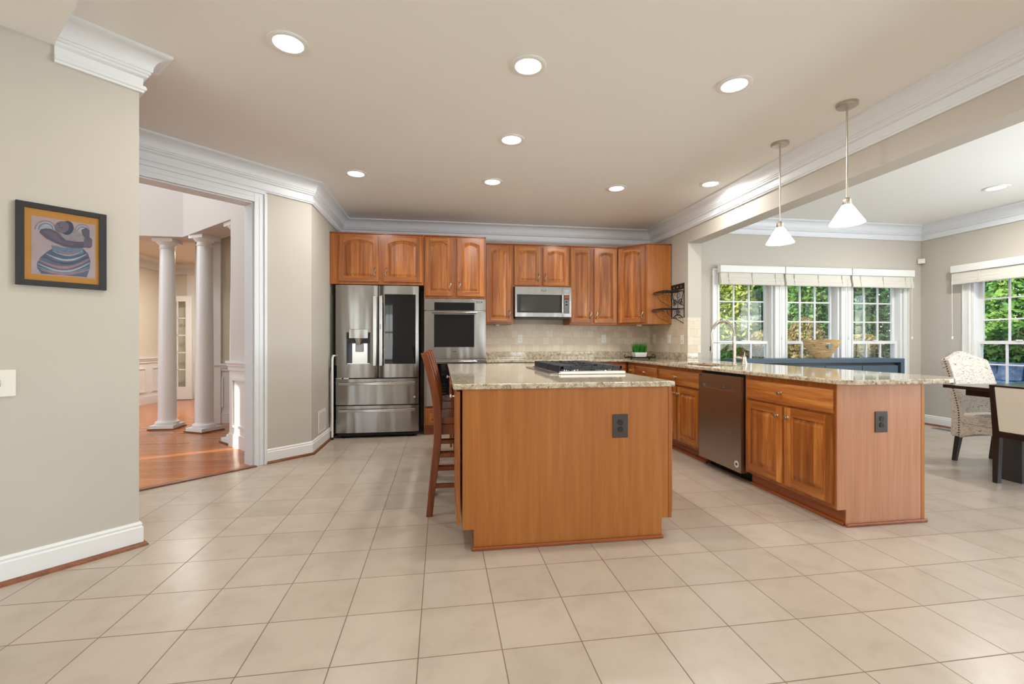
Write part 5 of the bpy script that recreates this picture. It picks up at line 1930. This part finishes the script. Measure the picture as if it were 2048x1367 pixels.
# back: raked slab with a camel top
nu, rows = 12, 10
for side_y in (0, 1):
    for j in range(rows + 1):
        t = j / rows
        for i in range(nu + 1):
            u = i / nu * 2 - 1
            ztop = 1.0 + 0.055 * math.exp(-(u / 0.42) ** 2) - 0.03 * abs(u) ** 4
            z = 0.24 + (ztop - 0.24) * t
            wdt = hwid * (1 - 0.02 * t) if t < 0.75 else hwid * (1 - 0.015 - 0.03 * (t - 0.75) / 0.25)
            rake = 0.16 * max(0, (z - 0.45) / 0.6) ** 1.3
            thick = 0.09 - 0.03 * t
            y = rake + (thick if side_y else 0.0) - (0.025 * (abs(u) ** 3) if not side_y else 0)
            v.append((u * wdt, y, z))
st = (nu + 1)
lay = st * (rows + 1)
for j in range(rows):
    for i in range(nu):
        a = j * st + i
        f.append((a, a + 1, a + st + 1, a + st))
        f.append((lay + a, lay + a + st, lay + a + st + 1, lay + a + 1))
for j in range(rows):
    a = j * st
    f.append((a, a + st, lay + a + st, lay + a))
    a = j * st + nu
    f.append((a, lay + a, lay + a + st, a + st))
for i in range(nu):
    f.append((i, lay + i, lay + i + 1, i + 1))
    a = rows * st + i
    f.append((a, a + 1, lay + a + 1, lay + a))
MB().add(v, f).build('backrest', M_script, pcx, smooth=True, bevel=0.012)
m = MB()
xzs = []
# seat with curved skirt
m.box(-hwid, hwid, -0.44, 0.03, 0.36, 0.47)
m.build('seat', M_script, pcx, bevel=0.03, seg=3)
m = MB()
pts = [(-hwid, 0.37), (-hwid, 0.235)] + [(-hwid + 2 * hwid * k / 10, 0.235 + 0.07 * math.sin(PI * k / 10)) for k in range(1, 10)] + [(hwid, 0.235), (hwid, 0.37)]
xzprism(m, pts, -0.435, -0.42)
pts2 = [(-0.435, 0.37), (-0.435, 0.235)] + [(-0.435 + 0.44 * k / 10, 0.235 + 0.07 * math.sin(PI * k / 10)) for k in range(1, 10)] + [(0.005, 0.235), (0.005, 0.37)]
for x in (-hwid, hwid - 0.015):
    n = len(pts2)
    vv = [(x, y, z) for y, z in pts2] + [(x + 0.015, y, z) for y, z in pts2]
    ff = [tuple(range(n)), tuple(range(2 * n - 1, n - 1, -1))] + [(i, n + i, n + (i + 1) % n, (i + 1) % n) for i in range(n)]
    m.add(vv, ff)
m.build('skirt', M_script, pcx)
for sx in (-1, 1):
    for y0, lean in ((0.03, 0.04), (-0.40, 0.0)):
        x = sx * (hwid - 0.028)
        v = []
        for z, dy, s_ in ((0.0, lean, 0.016), (0.26, 0, 0.022)):
            v += [(x - s_, y0 + dy - s_, z), (x + s_, y0 + dy - s_, z), (x + s_, y0 + dy + s_, z), (x - s_, y0 + dy + s_, z)]
        MB().add(v, [(0, 3, 2, 1), (4, 5, 6, 7), (0, 1, 5, 4), (1, 2, 6, 5), (2, 3, 7, 6), (3, 0, 4, 7)]).build('leg', M_espresso, pcx, bevel=0.003)
m = MB()
for k in range(32):
    z = 0.26 + k * 0.0232
    t = (z - 0.24) / 0.76
    rake = 0.16 * max(0, (z - 0.45) / 0.6) ** 1.3
    wdt = hwid * (1 - 0.02 * t) if t < 0.75 else hwid * (1 - 0.015 - 0.03 * (t - 0.75) / 0.25)
    m.lathe([(0.0075, 0.0), (0.006, 0.003), (0.002, 0.005)], 8, 0, Matrix.Translation((-wdt - 0.0005, rake + 0.012, z)) @ Matrix.Rotation(R(-90), 4, 'Y'))
    m.lathe([(0.0075, 0.0), (0.006, 0.003), (0.002, 0.005)], 8, 0, Matrix.Translation((wdt + 0.0005, rake + 0.012, z)) @ Matrix.Rotation(R(90), 4, 'Y'))
m.build('nailheads', plain('nail_bronze', srgb(92, 76, 60), 0.35, 0.8), pcx, smooth=True)

# cream chair at the frame edge (faces +x)
fc = thing('dining_chair', 'low dining chair with cream back panel in a dark wood frame at the table', 'dining chair', (4.49, 2.83, 0))
hwid = 0.25
m = MB()
for sgn in (-1, 1):
    v = []
    for z, dx, s_ in ((0.0, -0.01, 0.018), (0.42, 0.0, 0.026), (0.80, -0.05, 0.014)):
        v += [(dx - 0.02, sgn * hwid - s_, z), (dx + 0.02, sgn * hwid - s_, z), (dx + 0.02, sgn * hwid + s_, z), (dx - 0.02, sgn * hwid + s_, z)]
    MB().add(v, [(0, 3, 2, 1), (8, 9, 10, 11)] + [(4 * j + k, 4 * j + (k + 1) % 4, 4 * j + 4 + (k + 1) % 4, 4 * j + 4 + k) for j in range(2) for k in range(4)]).build('rear_leg', M_espresso, fc, bevel=0.003)
    MB().box(0.42, 0.46, sgn * (hwid - 0.0) - 0.02, sgn * (hwid - 0.0) + 0.02, 0, 0.40).build('front_leg', M_espresso, fc, bevel=0.003)
m = MB()
v = []
for z, dx in ((0.425, -0.022), (0.785, -0.068)):
    v += [(dx, -hwid + 0.022, z), (dx, hwid - 0.022, z), (dx + 0.04, hwid - 0.022, z), (dx + 0.04, -hwid + 0.022, z)]
MB().add(v, [(0, 1, 2, 3), (7, 6, 5, 4), (0, 4, 5, 1), (1, 5, 6, 2), (2, 6, 7, 3), (3, 7, 4, 0)]).build('back_panel', M_cream, fc, bevel=0.004)
MB().box(-0.07, -0.02, -hwid, hwid, 0.785, 0.80).build('top_rail', M_espresso, fc, bevel=0.003)
MB().box(-0.02, 0.45, -hwid + 0.02, hwid - 0.02, 0.375, 0.42).build('seat_rail', M_espresso, fc, bevel=0.003)
MB().box(0.0, 0.46, -hwid + 0.01, hwid - 0.01, 0.42, 0.48).build('seat', M_cream, fc, bevel=0.02, seg=3)

# ------------------------------------------------------------------ garden outside the windows
g = MB().box(XW + 0.3, 16, YD + 0.18, 20, -0.45, -0.35)
g.box(XR + 0.2, 16, -4, YD + 0.18, -0.45, -0.35)
tag(struct(g.build('ground', M_ground)), None, None)


def leaf_cloud(n, fn, size):
    m = MB()
    for _ in range(n):
        p_ = Vector(fn())
        s_ = size * random.uniform(0.6, 1.5)
        d_ = Vector((random.gauss(0, 1), random.gauss(0, 1), random.gauss(0, 1))).normalized()
        e_ = d_.orthogonal().normalized()
        e_ = Matrix.Rotation(random.uniform(0, 2 * PI), 3, d_) @ e_
        k_ = d_.cross(e_)
        m.add([(p_ - e_ * s_)[:], (p_ + k_ * s_ * 0.45)[:], (p_ + e_ * s_)[:], (p_ - k_ * s_ * 0.45)[:]], [(0, 1, 2, 3)])
    return m


def shrub(name, label, cat, x, y, z, rx, ry, rz, mat, n, size=0.07, trunk=0.5, group='shrubs outside the dining windows'):
    root = thing(name, label, cat, (x, y, z), 0, group)

    def fn():
        while True:
            q = Vector((random.uniform(-1, 1), random.uniform(-1, 1), random.uniform(-1, 1)))
            if q.length < 1:
                break
        q = q.normalized() * (q.length ** 0.45)
        return (q.x * rx, q.y * ry, trunk + rz + q.z * rz)
    leaf_cloud(int(n * 1.6), fn, size * 0.75).build('foliage', mat, root)
    m = MB()
    m.tube([(0, 0, 0), (0.04, 0.02, trunk), (0.02, 0, trunk + rz)], [0.06, 0.05, 0.03], 8)
    for k in range(5):
        a = 2 * PI * k / 5
        m.tube([(0.03, 0.01, trunk * 0.8), (rx * 0.4 * math.cos(a), ry * 0.4 * math.sin(a), trunk + rz * 0.8), (rx * 0.8 * math.cos(a), ry * 0.8 * math.sin(a), trunk + rz * 1.3)], [0.03, 0.02, 0.008], 6)
    m.build('trunk', M_bark, root, smooth=True)
    return root


GZ = -0.35
shrub('shrub', 'lime-yellow shrub high behind the left dining window', 'shrub', 6.6, 10.25, GZ, 1.0, 0.75, 1.6, M_leaf_lime, 6500, 0.075)
shrub('shrub', 'green leafy shrub low in the left dining window, behind the faucet', 'shrub', 6.0, 9.0, GZ, 0.42, 0.4, 0.6, M_leaf_green, 2200, 0.055, 0.1)
shrub('shrub', 'gold shrub standing in for a window reflection, low in the left dining window', 'shrub', 6.9, 9.0, GZ, 0.45, 0.4, 0.78, M_reflect_gold, 3200, 0.05, 0.2)  # yellow reflections in the panes, built as added gold shrubs
shrub('shrub', 'green shrub behind the middle dining window', 'shrub', 8.6, 10.25, GZ, 1.0, 0.75, 1.75, M_leaf_green, 6000, 0.075)
shrub('shrub', 'gold shrub standing in for a window reflection in the middle dining window, left of the bowl', 'shrub', 7.95, 9.0, GZ, 0.5, 0.4, 0.92, M_reflect_gold, 3600, 0.05, 0.2)
shrub('shrub', 'dark green shrub filling the dining window nearest the room corner', 'shrub', 10.65, 10.25, GZ, 1.0, 0.75, 1.75, M_leaf_dark, 6500, 0.075)
shrub('shrub', 'small gold shrub standing in for a reflection in the dining window nearest the room corner', 'shrub', 9.55, 9.1, GZ, 0.36, 0.3, 0.24, M_reflect_gold, 900, 0.05, 1.2)
shrub('shrub', 'dark green shrub outside the side window, at its left', 'shrub', 11.0, 8.3, GZ, 0.8, 0.75, 1.5, M_leaf_dark, 5200, 0.075)
shrub('shrub', 'green shrub with pale leaves outside the side window', 'shrub', 10.75, 6.75, GZ, 0.75, 0.72, 1.3, M_leaf_green, 4400, 0.08, 0.6)
shrub('shrub', 'rust-coloured autumn shrub high outside the side window', 'shrub', 12.6, 6.6, GZ, 0.6, 1.5, 1.3, M_leaf_rust, 3600, 0.08, 1.4)
shrub('shrub', 'dark shrub outside the side window, nearest the frame edge', 'shrub', 11.0, 5.25, GZ, 0.8, 0.72, 1.4, M_leaf_dark, 4400, 0.075)


def hedge_fn(x0, x1, y0, y1, z0, z1):
    return lambda: (random.uniform(x0, x1), random.uniform(y0, y1), random.uniform(z0, z1))


h = leaf_cloud(15000, hedge_fn(3.5, 13.0, 11.4, 12.4, -0.4, 4.4), 0.12).build('tree_foliage', M_leaf_green)
tag(h, 'tall mass of mixed green trees far behind the shrubs in the garden', 'trees', kind='stuff')
h = leaf_cloud(8000, hedge_fn(13.5, 14.4, 2.5, 11.0, -0.4, 4.4), 0.12).build('tree_foliage', M_leaf_dark)
tag(h, 'tall mass of dark green trees beyond the side window', 'trees', kind='stuff')


def rough_block(m, cx, cy, cz, sx, sy, sz, seed):
    rnd = random.Random(seed)
    v = []
    for dz in (-1, 1):
        for dx, dy in ((-1, -1), (1, -1), (1, 1), (-1, 1)):
            v.append((cx + dx * sx * rnd.uniform(0.8, 1.05), cy + dy * sy * rnd.uniform(0.85, 1.05), cz + dz * sz * rnd.uniform(0.8, 1.05)))
    m.add(v, [(0, 3, 2, 1), (4, 5, 6, 7), (0, 1, 5, 4), (1, 2, 6, 5), (2, 3, 7, 6), (3, 0, 4, 7)])


m = MB()
k = 0
for row in range(4):
    x = 3.6 + 0.15 * (row % 2)
    while x < 10.5:
        w = random.uniform(0.22, 0.5)
        rough_block(m, x + w / 2, 8.0, GZ + 0.14 + row * 0.24, w / 2, 0.16, 0.125, k)
        x += w
        k += 1
tag(m.build('stone_wall', M_stone, bevel=0.02), 'low stone garden wall tinted blue-grey with sky shade, seen through the dining windows', 'garden wall', kind='structure')
m = MB()
for row in range(4):
    y = 1.0 + 0.15 * (row % 2)
    while y < 8.1:
        w = random.uniform(0.22, 0.5)
        rough_block(m, 8.9 + row * 0.12, y + w / 2, GZ + 0.17 + row * 0.28, 0.25, w / 2, 0.15, k)
        y += w
        k += 1
tag(m.build('stone_wall', M_stone, bevel=0.012), 'stone retaining wall tinted blue-grey with sky shade, outside the dining side window', 'garden wall', kind='structure')
